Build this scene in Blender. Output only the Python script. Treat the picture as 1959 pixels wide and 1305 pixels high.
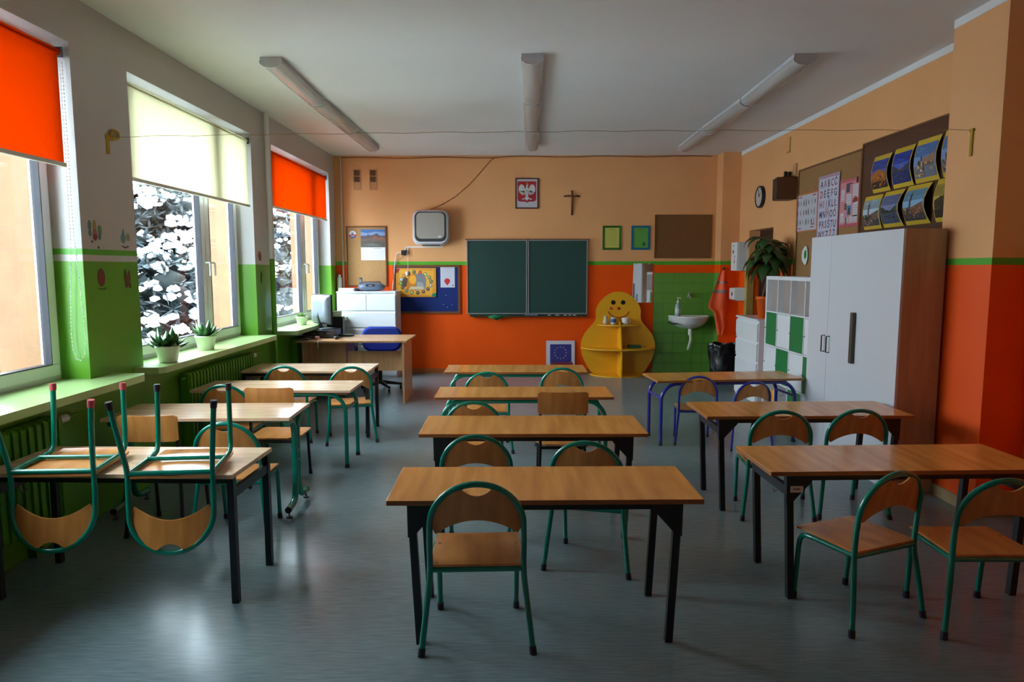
import bpy, bmesh, math, random
from mathutils import Vector, Matrix, noise
random.seed(7)
S = bpy.context.scene
for o in list(bpy.data.objects): bpy.data.objects.remove(o)
COL = S.collection
PI = math.pi
V = Vector

# ------------------------------------------------------------- camera, sky, exposure
def make_camera():
    f, p, yw, rl, H = 1318., .1058, -.006, -.001, 1.60
    cp, sp, cy, sy = math.cos(p), math.sin(p), math.cos(yw), math.sin(yw)
    fwd = V((sy*cp, cy*cp, -sp)); right = V((cy, -sy, 0)); up = right.cross(fwd)
    c, s = math.cos(rl), math.sin(rl)
    r = c*right + s*up; u = -s*right + c*up
    cam = bpy.data.cameras.new('camera'); ob = bpy.data.objects.new('camera', cam); COL.objects.link(ob)
    M = Matrix((r, u, -fwd)).transposed().to_4x4(); M.translation = V((0, 0, H))
    ob.matrix_world = M
    cam.sensor_width = 36; cam.lens = f/1959*36; cam.clip_start = .02; cam.clip_end = 300
    S.camera = ob
make_camera()
world = bpy.data.worlds.new('overcast_sky'); S.world = world; world.use_nodes = True
bg = world.node_tree.nodes['Background']
bg.inputs[0].default_value = (.76, .88, 1.0, 1); bg.inputs[1].default_value = 6.5
S.view_settings.view_transform = 'Standard'; S.view_settings.look = 'None'
S.view_settings.exposure = 1.72; S.view_settings.gamma = 1; S.view_settings.use_curve_mapping = False

XL, XR, YB, YF, CZ = -2.714, 3.25, 10.44, -1.2, 3.256      # room: left, right, back wall, wall behind camera, ceiling
XG, XO = -2.90, -3.29                                       # window frame plane, outer face
WINS = [(1.93, 4.33), (4.955, 7.20), (7.79, 10.14)]
WT, WB = 2.965, .898
for (a, b) in WINS:                                         # sky portals in the window openings (no light of their own)
    l = bpy.data.lights.new('window_portal', 'AREA'); l.shape = 'RECTANGLE'; l.size = b-a; l.size_y = WT-WB
    l.cycles.is_portal = True
    o = bpy.data.objects.new('window_portal', l); COL.objects.link(o)
    o.location = (XO-.02, (a+b)/2, (WT+WB)/2)
    o.rotation_euler = Matrix(((0, 0, -1), (1, 0, 0), (0, -1, 0))).to_euler()   # local x -> +y, local -z -> +x
# ------------------------------------------------------------- helpers
def lin(c):
    return tuple((x/12.92 if x <= .04045 else ((x+.055)/1.055)**2.4) for x in [v/255 for v in c])
def mat(name, col, rough=.5, metal=0, noise_=None, bump=0, coat=0, sheen=0, scale=(1, 1, 1), detail=6, space='Object', spec=None):
    m = bpy.data.materials.new(name); m.use_nodes = True; nt = m.node_tree; b = nt.nodes['Principled BSDF']
    b.inputs['Base Color'].default_value = (*col, 1); b.inputs['Roughness'].default_value = rough
    b.inputs['Metallic'].default_value = metal; b.inputs['Coat Weight'].default_value = coat
    if spec is not None: b.inputs['Specular IOR Level'].default_value = spec
    if noise_:
        amt, sc = noise_[:2]
        tc = nt.nodes.new('ShaderNodeTexCoord'); mp = nt.nodes.new('ShaderNodeMapping'); n = nt.nodes.new('ShaderNodeTexNoise')
        nt.links.new(tc.outputs[space], mp.inputs[0]); mp.inputs['Scale'].default_value = scale
        nt.links.new(mp.outputs[0], n.inputs['Vector']); n.inputs['Scale'].default_value = sc; n.inputs['Detail'].default_value = detail
        r = nt.nodes.new('ShaderNodeValToRGB')
        r.color_ramp.elements[0].position = .3; r.color_ramp.elements[1].position = .7
        c2 = noise_[2] if len(noise_) > 2 else tuple(max(0, x*(1-amt)) for x in col)
        r.color_ramp.elements[0].color = (*c2, 1); r.color_ramp.elements[1].color = (*tuple(min(1, x*(1+amt*.5)) for x in col), 1)
        nt.links.new(n.outputs['Fac'], r.inputs[0]); nt.links.new(r.outputs[0], b.inputs['Base Color'])
        if bump:
            bp = nt.nodes.new('ShaderNodeBump'); bp.inputs['Strength'].default_value = bump; bp.inputs['Distance'].default_value = .002
            nt.links.new(n.outputs['Fac'], bp.inputs['Height']); nt.links.new(bp.outputs[0], b.inputs['Normal'])
    return m
def wall_paint(name, bands, rough=.45):
    """bands: list of (z_top, colour) from the floor up, painted straight across the wall"""
    m = mat(name, bands[0][1], rough); nt = m.node_tree; b = nt.nodes['Principled BSDF']
    g = nt.nodes.new('ShaderNodeNewGeometry'); sx = nt.nodes.new('ShaderNodeSeparateXYZ'); nt.links.new(g.outputs['Position'], sx.inputs[0])
    nz = nt.nodes.new('ShaderNodeTexNoise'); nz.inputs['Scale'].default_value = 3; nt.links.new(g.outputs['Position'], nz.inputs['Vector'])
    ad = nt.nodes.new('ShaderNodeMath'); ad.operation = 'MULTIPLY_ADD'; nt.links.new(nz.outputs['Fac'], ad.inputs[0]); ad.inputs[1].default_value = .008
    nt.links.new(sx.outputs['Z'], ad.inputs[2])
    last = None
    for i, (zt, c) in enumerate(bands):
        if last is None:
            last = nt.nodes.new('ShaderNodeRGB'); last.outputs[0].default_value = (*c, 1); last = last.outputs[0]
        else:
            gt = nt.nodes.new('ShaderNodeMath'); gt.operation = 'GREATER_THAN'; nt.links.new(ad.outputs[0], gt.inputs[0]); gt.inputs[1].default_value = bands[i-1][0]+.004
            mx = nt.nodes.new('ShaderNodeMix'); mx.data_type = 'RGBA'; nt.links.new(gt.outputs[0], mx.inputs[0])
            nt.links.new(last, mx.inputs[6]); mx.inputs[7].default_value = (*c, 1); last = mx.outputs[2]
    n2 = nt.nodes.new('ShaderNodeTexNoise'); n2.inputs['Scale'].default_value = 1.7; n2.inputs['Detail'].default_value = 5
    nt.links.new(g.outputs['Position'], n2.inputs['Vector'])
    mr = nt.nodes.new('ShaderNodeMapRange'); mr.inputs['To Min'].default_value = .9; mr.inputs['To Max'].default_value = 1.08
    nt.links.new(n2.outputs['Fac'], mr.inputs[0])
    mm = nt.nodes.new('ShaderNodeVectorMath'); mm.operation = 'SCALE'; nt.links.new(last, mm.inputs[0]); nt.links.new(mr.outputs[0], mm.inputs['Scale'])
    nt.links.new(mm.outputs[0], b.inputs['Base Color'])
    n3 = nt.nodes.new('ShaderNodeTexNoise'); n3.inputs['Scale'].default_value = 140; nt.links.new(g.outputs['Position'], n3.inputs['Vector'])
    bp = nt.nodes.new('ShaderNodeBump'); bp.inputs['Strength'].default_value = .25; bp.inputs['Distance'].default_value = .001
    nt.links.new(n3.outputs['Fac'], bp.inputs['Height']); nt.links.new(bp.outputs[0], b.inputs['Normal'])
    return m
def attr_mat(name, rough=.6):
    m = mat(name, (1, 1, 1), rough); nt = m.node_tree; a = nt.nodes.new('ShaderNodeAttribute'); a.attribute_name = 'Col'
    nt.links.new(a.outputs['Color'], nt.nodes['Principled BSDF'].inputs['Base Color']); return m

class MB:
    def __init__(s): s.v = []; s.f = []; s.mi = []; s.smooth = []; s.m = 0; s.c = []; s.col = None
    def _add(s, vs, fs, sm=False):
        b = len(s.v); s.v += [V(x) for x in vs]
        for f in fs: s.f.append([b+i for i in f]); s.mi.append(s.m); s.smooth.append(sm); s.c.append(s.col)
        return s
    def box(s, x0, x1, y0, y1, z0, z1, bev=0):
        x0, x1 = min(x0, x1), max(x0, x1); y0, y1 = min(y0, y1), max(y0, y1); z0, z1 = min(z0, z1), max(z0, z1)
        if bev:
            bm = bmesh.new(); bmesh.ops.create_cube(bm, size=1)
            for v in bm.verts: v.co = V((x0+(v.co.x+.5)*(x1-x0), y0+(v.co.y+.5)*(y1-y0), z0+(v.co.z+.5)*(z1-z0)))
            bmesh.ops.bevel(bm, geom=bm.edges[:], offset=bev, segments=2, profile=.5, affect='EDGES')
            bm.verts.index_update()
            s._add([v.co.copy() for v in bm.verts], [[v.index for v in f.verts] for f in bm.faces]); bm.free(); return s
        vs = [(x, y, z) for z in (z0, z1) for y in (y0, y1) for x in (x0, x1)]
        return s._add(vs, [(0, 2, 3, 1), (4, 5, 7, 6), (0, 1, 5, 4), (2, 6, 7, 3), (0, 4, 6, 2), (1, 3, 7, 5)])
    def tube(s, pts, r, n=10, caps=True, closed=False):
        pts = [V(p) for p in pts]; N = len(pts); rs = r if isinstance(r, (list, tuple)) else [r]*N
        rings = []; nrm = None
        for i in range(N):
            if closed: t = (pts[(i+1) % N]-pts[i-1]).normalized()
            else: t = (pts[min(i+1, N-1)]-pts[max(i-1, 0)]).normalized()
            if nrm is None:
                a = V((0, 0, 1)) if abs(t.z) < .9 else V((1, 0, 0)); nrm = (a-t*a.dot(t)).normalized()
            else: nrm = (nrm-t*nrm.dot(t)).normalized()
            bn = t.cross(nrm)
            rings.append([pts[i]+rs[i]*(math.cos(2*PI*k/n)*nrm+math.sin(2*PI*k/n)*bn) for k in range(n)])
        vs = [p for rg in rings for p in rg]; fs = []
        for i in range(N if closed else N-1):
            j = (i+1) % N
            for k in range(n): fs.append((i*n+k, i*n+(k+1) % n, j*n+(k+1) % n, j*n+k))
        s._add(vs, fs, True)
        if caps and not closed:
            s._add(rings[0], [tuple(range(n))[::-1]]); s._add(rings[-1], [tuple(range(n))])
        return s
    def cyl(s, p, q, r, n=16): return s.tube([p, q], r, n)
    def lathe(s, prof, c=(0, 0, 0), n=24):
        c = V(c); vs = []; fs = []
        for (r, z) in prof: vs += [c+V((r*math.cos(2*PI*k/n), r*math.sin(2*PI*k/n), z)) for k in range(n)]
        for i in range(len(prof)-1):
            for k in range(n): fs.append((i*n+k, i*n+(k+1) % n, (i+1)*n+(k+1) % n, (i+1)*n+k))
        s._add(vs, fs, True)
        s._add(vs[:n], [tuple(range(n))[::-1]]); s._add(vs[-n:], [tuple(range(n))]); return s
    def prism(s, poly, ax, a, b):
        """poly of 2D points extruded along axis ax from a to b"""
        def P(u, v, w): return {'x': (w, u, v), 'y': (u, w, v), 'z': (u, v, w)}[ax]
        n = len(poly); vs = [P(u, v, a) for u, v in poly]+[P(u, v, b) for u, v in poly]
        fs = [tuple(range(n)), tuple(range(n, 2*n))[::-1]]+[(i, i+n, (i+1) % n+n, (i+1) % n) for i in range(n)]
        return s._add(vs, fs)
    def grid(s, fn, nu, nv, thick=None, sm=True):
        """fn(u,v)->(point, normal); two-sided slab when thick"""
        P = [[fn(i/nu, j/nv) for j in range(nv+1)] for i in range(nu+1)]
        W = nv+1
        if not thick:
            return s._add([P[i][j] for i in range(nu+1) for j in range(W)], [(i*W+j, (i+1)*W+j, (i+1)*W+j+1, i*W+j+1) for i in range(nu) for j in range(nv)], sm)
        T = V(thick); A = [V(P[i][j]) for i in range(nu+1) for j in range(W)]; B = [a+T for a in A]; K = len(A)
        fs = []
        for i in range(nu):
            for j in range(nv):
                q = (i*W+j, (i+1)*W+j, (i+1)*W+j+1, i*W+j+1); fs.append(q); fs.append(tuple(K+x for x in q[::-1]))
        s._add(A+B, fs, sm)
        rim = [(i, 0) for i in range(nu+1)]+[(nu, j) for j in range(1, nv+1)]+[(i, nv) for i in range(nu-1, -1, -1)]+[(0, j) for j in range(nv-1, 0, -1)]
        n = len(rim); idx = [i*W+j for i, j in rim]
        s._add([A[k] for k in idx]+[B[k] for k in idx], [(k, k+n, (k+1) % n+n, (k+1) % n) for k in range(n)]); return s
    def blob(s, c, r, sub=1, sq=(1, 1, 1), nz=0, seed=0):
        bm = bmesh.new(); bmesh.ops.create_icosphere(bm, subdivisions=sub, radius=1)
        vs = []
        for v in bm.verts:
            k = 1+nz*noise.noise(v.co*1.5+V((seed*3.1, seed*1.7, seed)))
            vs.append(V(c)+V((v.co.x*sq[0], v.co.y*sq[1], v.co.z*sq[2]))*r*k)
        bm.verts.index_update(); fs = [[v.index for v in f.verts] for f in bm.faces]; bm.free()
        return s._add(vs, fs, True)
    def xf(s, M):
        s.v = [M @ v for v in s.v]; return s
    def build(s, name, m, parent=None, org=(0, 0, 0)):
        org = V(org); me = bpy.data.meshes.new(name); me.from_pydata([tuple(v-org) for v in s.v], [], s.f); me.update()
        for x in (m if isinstance(m, (list, tuple)) else [m]): me.materials.append(x)
        me.polygons.foreach_set('material_index', s.mi); me.polygons.foreach_set('use_smooth', s.smooth)
        if any(c is not None for c in s.c):
            at = me.color_attributes.new('Col', 'FLOAT_COLOR', 'CORNER'); data = []
            for p, c in zip(me.polygons, s.c): data += list((*(c or (1, 1, 1)), 1))*p.loop_total
            at.data.foreach_set('color', data)
        bm = bmesh.new(); bm.from_mesh(me); bmesh.ops.recalc_face_normals(bm, faces=bm.faces[:]); bm.to_mesh(me); bm.free()
        o = bpy.data.objects.new(name, me); COL.objects.link(o)
        if parent: o.parent = parent
        elif any(org): o.location = org
        return o
def tag(o, label=None, cat=None, group=None, kind=None):
    if label: o['label'] = label
    if cat: o['category'] = cat
    if group: o['group'] = group
    if kind: o['kind'] = kind
    return o
def thing(name, loc, label, cat, rz=0, group=None):
    o = bpy.data.objects.new(name, None); COL.objects.link(o); o.location = loc; o.rotation_euler = (0, 0, rz); o.empty_display_size = .05
    return tag(o, label, cat, group)
def struct(o): o['kind'] = 'structure'; return o
def copy_tree(o, parent=None):
    c = o.copy(); COL.objects.link(c); c.parent = parent
    for ch in o.children: copy_tree(ch, c)
    return c
def arc(c, r, a0, a1, n, pl='xz'):
    out = []
    for i in range(n+1):
        a = a0+(a1-a0)*i/n; p = [c[0], c[1], c[2]]
        i0, i1 = {'xz': (0, 2), 'yz': (1, 2), 'xy': (0, 1)}[pl]
        p[i0] += r*math.cos(a); p[i1] += r*math.sin(a); out.append(tuple(p))
    return out
class Wall:
    """a frame of reference on a wall: u to the right as seen from the room, v up, n out into the room"""
    def __init__(s, kind, at): s.k = kind; s.at = at
    def P(s, u, v, n):
        if s.k == 'back': return V((u, s.at-n, v))
        if s.k == 'right': return V((s.at-n, u, v))
        if s.k == 'left': return V((s.at+n, u, v))
BACK, RIGHT, LEFT = Wall('back', YB), Wall('right', XR), Wall('left', XL)
def wbox(mb, W, u0, u1, v0, v1, n0, n1, bev=0):
    a, b = W.P(u0, v0, n0), W.P(u1, v1, n1)
    return mb.box(a.x, b.x, a.y, b.y, a.z, b.z, bev)
def wpoly(mb, W, pts, n, col, t=.0004):
    """a flat printed patch, a thin sheet"""
    mb.col = col; k = len(pts)
    A = [W.P(u, v, n) for u, v in pts]; mb._add(A, [tuple(range(k))]); mb.col = None
def disc(cx, cy, r, n=20, ry=None, a0=0): return [(cx+r*math.cos(a0+2*PI*k/n), cy+(ry or r)*math.sin(a0+2*PI*k/n)) for k in range(n)]
def rect(a, b, c, d): return [(a, b), (c, b), (c, d), (a, d)]
def frame_w(mb, W, u0, u1, v0, v1, w, n0, n1):
    u0, u1 = min(u0, u1), max(u0, u1)
    wbox(mb, W, u0, u1, v1-w, v1, n0, n1); wbox(mb, W, u0, u1, v0, v0+w, n0, n1)
    wbox(mb, W, u0, u0+w, v0+w, v1-w, n0, n1); wbox(mb, W, u1-w, u1, v0+w, v1-w, n0, n1)
def text_mesh(body, size):
    cu = bpy.data.curves.new('t', 'FONT'); cu.body = body; cu.size = size; cu.align_x = 'CENTER'; cu.align_y = 'CENTER'; cu.resolution_u = 2; cu.offset = .035*size*.5
    o = bpy.data.objects.new('t', cu); COL.objects.link(o)
    dg = bpy.context.evaluated_depsgraph_get(); me = bpy.data.meshes.new_from_object(o.evaluated_get(dg))
    vs = [v.co.copy() for v in me.vertices]; fs = [tuple(p.vertices) for p in me.polygons]
    bpy.data.objects.remove(o); bpy.data.curves.remove(cu); bpy.data.meshes.remove(me); return vs, fs
def wtext(mb, W, body, size, cu, cv, n, col, flip=1, sx=1):
    vs, fs = text_mesh(body, size); mb.col = col
    mb._add([W.P(cu+flip*v.x*sx, cv+v.y, n) for v in vs], fs); mb.col = None

# ------------------------------------------------------------- materials
PEACH = (.82, .41, .175); ORANGE = (.95, .098, .002); STRIPE = (.10, .42, .03); GREEN = (.13, .37, .025); WHITE = (.55, .53, .51)
M = {}
M['peach'] = wall_paint('wall_paint_peach_orange', [(1.642, ORANGE), (1.697, STRIPE), (9, PEACH)], .6)
M['peach'].node_tree.nodes['Principled BSDF'].inputs['Specular IOR Level'].default_value = .2
M['pier'] = wall_paint('wall_paint_pier', [(1.616, ORANGE), (1.66, STRIPE), (9, PEACH)], .5)
M['left'] = wall_paint('wall_paint_white_green', [(1.637, GREEN), (9, WHITE)], .33)
M['left1'] = wall_paint('wall_paint_white_green_stripe', [(1.644, GREEN), (1.685, WHITE), (1.722, STRIPE), (9, WHITE)], .33)
M['facade'] = mat('facade_render_peach', (.30, .165, .085), .8, noise_=(.12, 6), bump=.3)
M['ceil'] = mat('ceiling_paint', (.74, .74, .74), .7, noise_=(.06, .8))
M['white'] = mat('white_paint', (.80, .80, .80), .4)
M['pvc'] = mat('white_window_plastic', (.86, .87, .90), .25)
M['gasket'] = mat('dark_window_gasket', (.03, .03, .04), .5)
def floor_mat():
    m = mat('grey_blue_linoleum', (.2, .27, .28), .28); nt = m.node_tree; b = nt.nodes['Principled BSDF']
    tc = nt.nodes.new('ShaderNodeNewGeometry')
    def nz(scale, mp, det=6):
        a = nt.nodes.new('ShaderNodeMapping'); a.inputs['Scale'].default_value = mp; nt.links.new(tc.outputs['Position'], a.inputs[0])
        n = nt.nodes.new('ShaderNodeTexNoise'); n.inputs['Scale'].default_value = scale; n.inputs['Detail'].default_value = det; nt.links.new(a.outputs[0], n.inputs['Vector']); return n
    n1 = nz(9, (1, 9, 1)); r = nt.nodes.new('ShaderNodeValToRGB'); e = r.color_ramp.elements
    e[0].position = .3; e[0].color = (.145, .212, .235, 1); e[1].position = .7; e[1].color = (.21, .29, .31, 1)
    nt.links.new(n1.outputs[0], r.inputs[0])
    n2 = nz(.9, (1, 1, 1), 3); r2 = nt.nodes.new('ShaderNodeMapRange'); r2.inputs['To Min'].default_value = .82; r2.inputs['To Max'].default_value = 1.15; nt.links.new(n2.outputs[0], r2.inputs[0])
    mm = nt.nodes.new('ShaderNodeVectorMath'); mm.operation = 'SCALE'; nt.links.new(r.outputs[0], mm.inputs[0]); nt.links.new(r2.outputs[0], mm.inputs['Scale'])
    nt.links.new(mm.outputs[0], b.inputs['Base Color'])
    n3 = nz(1.3, (1, 1, 1), 2); r3 = nt.nodes.new('ShaderNodeMapRange'); r3.inputs['To Min'].default_value = .19; r3.inputs['To Max'].default_value = .29; nt.links.new(n3.outputs[0], r3.inputs[0]); nt.links.new(r3.outputs[0], b.inputs['Roughness'])
    n4 = nz(3, (1, 1, 1), 2); bp = nt.nodes.new('ShaderNodeBump'); bp.inputs['Strength'].default_value = .15; bp.inputs['Distance'].default_value = .012
    nt.links.new(n4.outputs[0], bp.inputs['Height']); nt.links.new(bp.outputs[0], b.inputs['Normal'])
    return m
M['floor'] = floor_mat()
def wood(name, c1, c2, rough=.3, sc=(2, 30, 30), s=1.6):
    m = mat(name, c1, rough, noise_=(.2, s, c2), scale=sc, bump=.03); return m
M['beech'] = wood('beech_laminate', lin((232, 162, 82)), lin((208, 136, 62)), .2, (12, 1.2, 12))
M['beech2'] = wood('pale_beech_painted_sheen', lin((236, 202, 170)), lin((218, 178, 142)), .18, (1.2, 14, 12))  # pale beech, lightened further so the tops carry reflected light in their colour
M['ply'] = wood('beech_plywood', lin((220, 152, 82)), lin((194, 124, 62)), .3, (10, 2, 2))
M['ply_edge'] = mat('plywood_edge', lin((225, 190, 150)), .5)
M['edge'] = mat('brown_edge_band', lin((160, 100, 52)), .4)
M['desk'] = wood('desk_laminate', lin((205, 160, 115)), lin((185, 138, 95)), .35, (12, 12, 1.2))
M['green_tube'] = mat('green_painted_steel', (.0, .24, .16), .22, coat=.4)
M['blue_tube'] = mat('blue_painted_steel', (.03, .035, .33), .25, coat=.4)
M['black_tube'] = mat('black_painted_steel', (.012, .014, .018), .35)
M['dark_tube'] = mat('dark_brown_painted_steel', (.02, .012, .012), .35)
M['steel'] = mat('galvanised_steel', (.55, .55, .55), .3, metal=1)
M['rubber'] = mat('black_rubber', (.015, .015, .03), .45)
M['red_cap'] = mat('red_plastic_cap', (.6, .02, .01), .4)
M['pink_cap'] = mat('pink_plastic_cap', (.6, .08, .1), .4)
M['print'] = attr_mat('printed_paper', .55)
M['cork'] = mat('cork', lin((185, 140, 90)), .85, noise_=(.25, 120), bump=.2)
M['cork_dark'] = mat('dark_cork', lin((128, 84, 42)), .85, noise_=(.3, 120), bump=.2)
M['brown_board'] = mat('dark_brown_board_cloth', lin((92, 58, 36)), .85, noise_=(.2, 90))
M['frame_wood'] = mat('brown_wooden_frame', lin((120, 72, 34)), .5, noise_=(.2, 20))
M['cup_white'] = mat('white_cupboard_laminate', (.66, .68, .74), .35)
M['cup_side'] = wood('brown_oak_laminate', lin((188, 155, 124)), lin((172, 138, 108)), .45, (14, 14, 1.2))
M['white_furn'] = mat('white_lacquer', (.80, .82, .86), .3)
M['grey_back'] = mat('grey_beige_backboard', lin((160, 146, 140)), .7)
M['green_door'] = mat('green_shelf_door', (.01, .20, .06), .4)
M['bars'] = mat('dark_metal_handle', (.03, .03, .03), .35, metal=.6)
M['bronze'] = mat('bronze_wood_handle', lin((84, 70, 58)), .45)
M['chalk'] = mat('green_chalkboard', (.011, .052, .042), .5, noise_=(.18, 3, (.016, .06, .05)))
M['alu'] = mat('aluminium', (.45, .45, .45), .4, metal=.7)
M['yellow'] = mat('yellow_varnished_board', (.85, .42, .01), .4, noise_=(.05, 3))
M['ceramic'] = mat('white_ceramic', (.8, .8, .78), .12)
M['tile'] = mat('green_painted_tile', (.14, .34, .05), .3, noise_=(.1, 3))
M['grout'] = mat('green_painted_grout', (.075, .20, .03), .7)
M['rad'] = mat('green_painted_radiator', (.11, .36, .015), .3)
M['sill'] = mat('pale_green_window_sill', (.42, .62, .25), .28, noise_=(.08, 5))
M['sill_edge'] = M['sill']
M['leaf'] = mat('dark_leaf', (.025, .10, .025), .35, noise_=(.4, 14, (.06, .18, .05)))
M['leaf_big'] = mat('broad_leaf', (.02, .07, .012), .4)
M['leaf_light'] = mat('bright_leaf', (.12, .25, .04), .4)
M['soil'] = mat('soil', (.03, .02, .015), .9)
M['pot'] = mat('cream_ceramic_pot', (.78, .80, .70), .3)
M['orange_pot'] = mat('orange_plastic_pot', (.85, .14, .01), .4)
M['blue_fab'] = mat('blue_fabric', (.01, .03, .30), .9, noise_=(.2, 200))
M['black'] = mat('black_plastic', (.012, .012, .014), .4)
M['darkgrey'] = mat('dark_grey_plastic', (.05, .055, .065), .35)
M['silver'] = mat('silver_plastic', (.16, .18, .22), .35)
M['bag'] = mat('black_bin_bag', (.008, .008, .01), .22, noise_=(.2, 8), bump=1)
M['vest'] = mat('orange_hi_vis_fabric', (1, .12, .03), .6)
M['reflect'] = mat('grey_reflective_tape', (.25, .22, .20), .4)
M['door'] = mat('dark_brown_door', lin((60, 34, 22)), .5, noise_=(.2, 10))
M['olive'] = mat('varnished_wood_strip', lin((190, 155, 80)), .5, noise_=(.2, 10))
M['mirror'] = mat('mirror_glass', (.85, .87, .88), .03, metal=1)
M['string'] = mat('yellow_string', (.30, .20, .03), .8)
M['ribbon'] = mat('yellow_ribbon', (.45, .30, .02), .6)
M['snow'] = mat('snow', (.88, .91, .95), .8)
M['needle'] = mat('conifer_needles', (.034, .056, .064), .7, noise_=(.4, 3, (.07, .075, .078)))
M['needle_core'] = mat('inner_needles_painted_shade', (.010, .017, .018), .8, noise_=(.5, 5, (.02, .025, .022)))  # darker needle copy, shade inside the crown is put into its colour
M['bark'] = mat('bark', (.06, .045, .035), .9)
M['gold'] = mat('brass', (.5, .32, .08), .35, metal=.8)
M['brown_wood'] = mat('dark_brown_wood', lin((90, 50, 22)), .5)
M['cover_grey'] = mat('grey_lamp_housing', (.50, .51, .53), .5)
def glassmat():
    m = bpy.data.materials.new('window_glass'); m.use_nodes = True; nt = m.node_tree; nt.nodes.clear()
    o = nt.nodes.new('ShaderNodeOutputMaterial'); t = nt.nodes.new('ShaderNodeBsdfTransparent'); g = nt.nodes.new('ShaderNodeBsdfGlossy'); x = nt.nodes.new('ShaderNodeMixShader'); fr = nt.nodes.new('ShaderNodeMapRange'); lw = nt.nodes.new('ShaderNodeLayerWeight'); pw = nt.nodes.new('ShaderNodeMath')
    t.inputs[0].default_value = (.93, .96, .95, 1); g.inputs['Roughness'].default_value = .01; pw.operation = 'POWER'; pw.inputs[1].default_value = 4
    nt.links.new(lw.outputs['Facing'], pw.inputs[0]); nt.links.new(pw.outputs[0], fr.inputs[0]); fr.inputs['To Min'].default_value = .02; fr.inputs['To Max'].default_value = .6
    nt.links.new(fr.outputs[0], x.inputs[0]); nt.links.new(t.outputs[0], x.inputs[1]); nt.links.new(g.outputs[0], x.inputs[2]); nt.links.new(x.outputs[0], o.inputs[0]); return m
M['glass'] = glassmat()
def fabric(name, c, tr, w):
    m = bpy.data.materials.new(name); m.use_nodes = True; nt = m.node_tree; nt.nodes.clear()
    o = nt.nodes.new('ShaderNodeOutputMaterial'); d = nt.nodes.new('ShaderNodeBsdfDiffuse'); t = nt.nodes.new('ShaderNodeBsdfTranslucent'); x = nt.nodes.new('ShaderNodeMixShader')
    g = nt.nodes.new('ShaderNodeTexCoord'); wv = nt.nodes.new('ShaderNodeTexNoise'); wv.inputs['Scale'].default_value = 60; nt.links.new(g.outputs['Object'], wv.inputs['Vector'])
    mr = nt.nodes.new('ShaderNodeMapRange'); mr.inputs['To Min'].default_value = .93; mr.inputs['To Max'].default_value = 1.05; nt.links.new(wv.outputs[0], mr.inputs[0])
    vm = nt.nodes.new('ShaderNodeVectorMath'); vm.operation = 'SCALE'; vm.inputs[0].default_value = tr; nt.links.new(mr.outputs[0], vm.inputs['Scale'])
    d.inputs[0].default_value = (*c, 1); nt.links.new(vm.outputs[0], t.inputs[0]); x.inputs[0].default_value = w
    nt.links.new(d.outputs[0], x.inputs[1]); nt.links.new(t.outputs[0], x.inputs[2]); nt.links.new(x.outputs[0], o.inputs[0]); return m
M['blind_orange'] = fabric('orange_blind_fabric', (.75, .08, .005), (.66, .145, .003), .72)
M['blind_cream'] = fabric('cream_blind_fabric', (.75, .72, .5), (.68, .65, .50), .72)
def plastic_cover():
    m = bpy.data.materials.new('ribbed_clear_lamp_cover'); m.use_nodes = True; nt = m.node_tree; nt.nodes.clear()
    o = nt.nodes.new('ShaderNodeOutputMaterial'); t = nt.nodes.new('ShaderNodeBsdfTransparent'); p = nt.nodes.new('ShaderNodeBsdfPrincipled'); x = nt.nodes.new('ShaderNodeMixShader')
    p.inputs['Base Color'].default_value = (.62, .60, .58, 1); p.inputs['Roughness'].default_value = .15; x.inputs[0].default_value = .6
    nt.links.new(t.outputs[0], x.inputs[1]); nt.links.new(p.outputs[0], x.inputs[2]); nt.links.new(x.outputs[0], o.inputs[0]); return m
M['cover'] = plastic_cover()

# ------------------------------------------------------------- room shell
o = MB().box(XO, XR+.45, YF-.2, YB+.2, -.12, 0).build('floor', M['floor']); struct(o)
o = MB().box(XO, XR+.45, YF-.2, YB+.2, CZ, CZ+.2).build('ceiling', M['ceil']); struct(o)
mb = MB()
def wall_layer(mb, x0, x1, z1):
    ys = [YF-.2]+[y for w in WINS for y in w]+[YB+.2]
    for i in range(0, len(ys), 2):
        mb.m = (1 if i in (2,) else 0) if x1 > XG-.01 else 2
        mb.box(x0, x1, ys[i], ys[i+1], 0, z1)
    for i, (a, b) in enumerate(WINS):
        mb.m = 0 if x1 > XG-.01 else 2
        mb.box(x0, x1, a, b, WT, z1); mb.box(x0, x1, a, b, 0, WB-.045)
wall_layer(mb, XG-.07, XL, CZ); wall_layer(mb, XO, XG-.07, CZ+.2)
o = mb.build('wall_left', [M['left'], M['left1'], M['facade']]); struct(o)
# back wall with pilaster in the right corner
mb = MB().box(XL, XR+.45, YB, YB+.2, 0, CZ).box(2.985, XR, 10.15, YB, 0, CZ)
wall_back = mb.build('wall_back', M['peach']); struct(wall_back)
# right wall with door recess and a pier near the camera
DY0, DY1, DZ = 8.82, 9.72, 2.11
mb = MB().box(XR, XR+.2, YF, DY0, 0, CZ).box(XR, XR+.2, DY1, YB, 0, CZ).box(XR, XR+.2, DY0, DY1, DZ, CZ).box(XR+.2, XR+.25, DY0-.1, DY1+.1, 0, DZ+.1)
mb.m = 1; mb.box(2.966, XR, 4.34, 4.87, 0, CZ)
o = mb.build('wall_right', [M['peach'], M['pier']]); struct(o)
o = MB().box(XO, XR+.45, YF-.2, YF, 0, CZ).build('wall_front', M['frame_wood']); struct(o)
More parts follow.
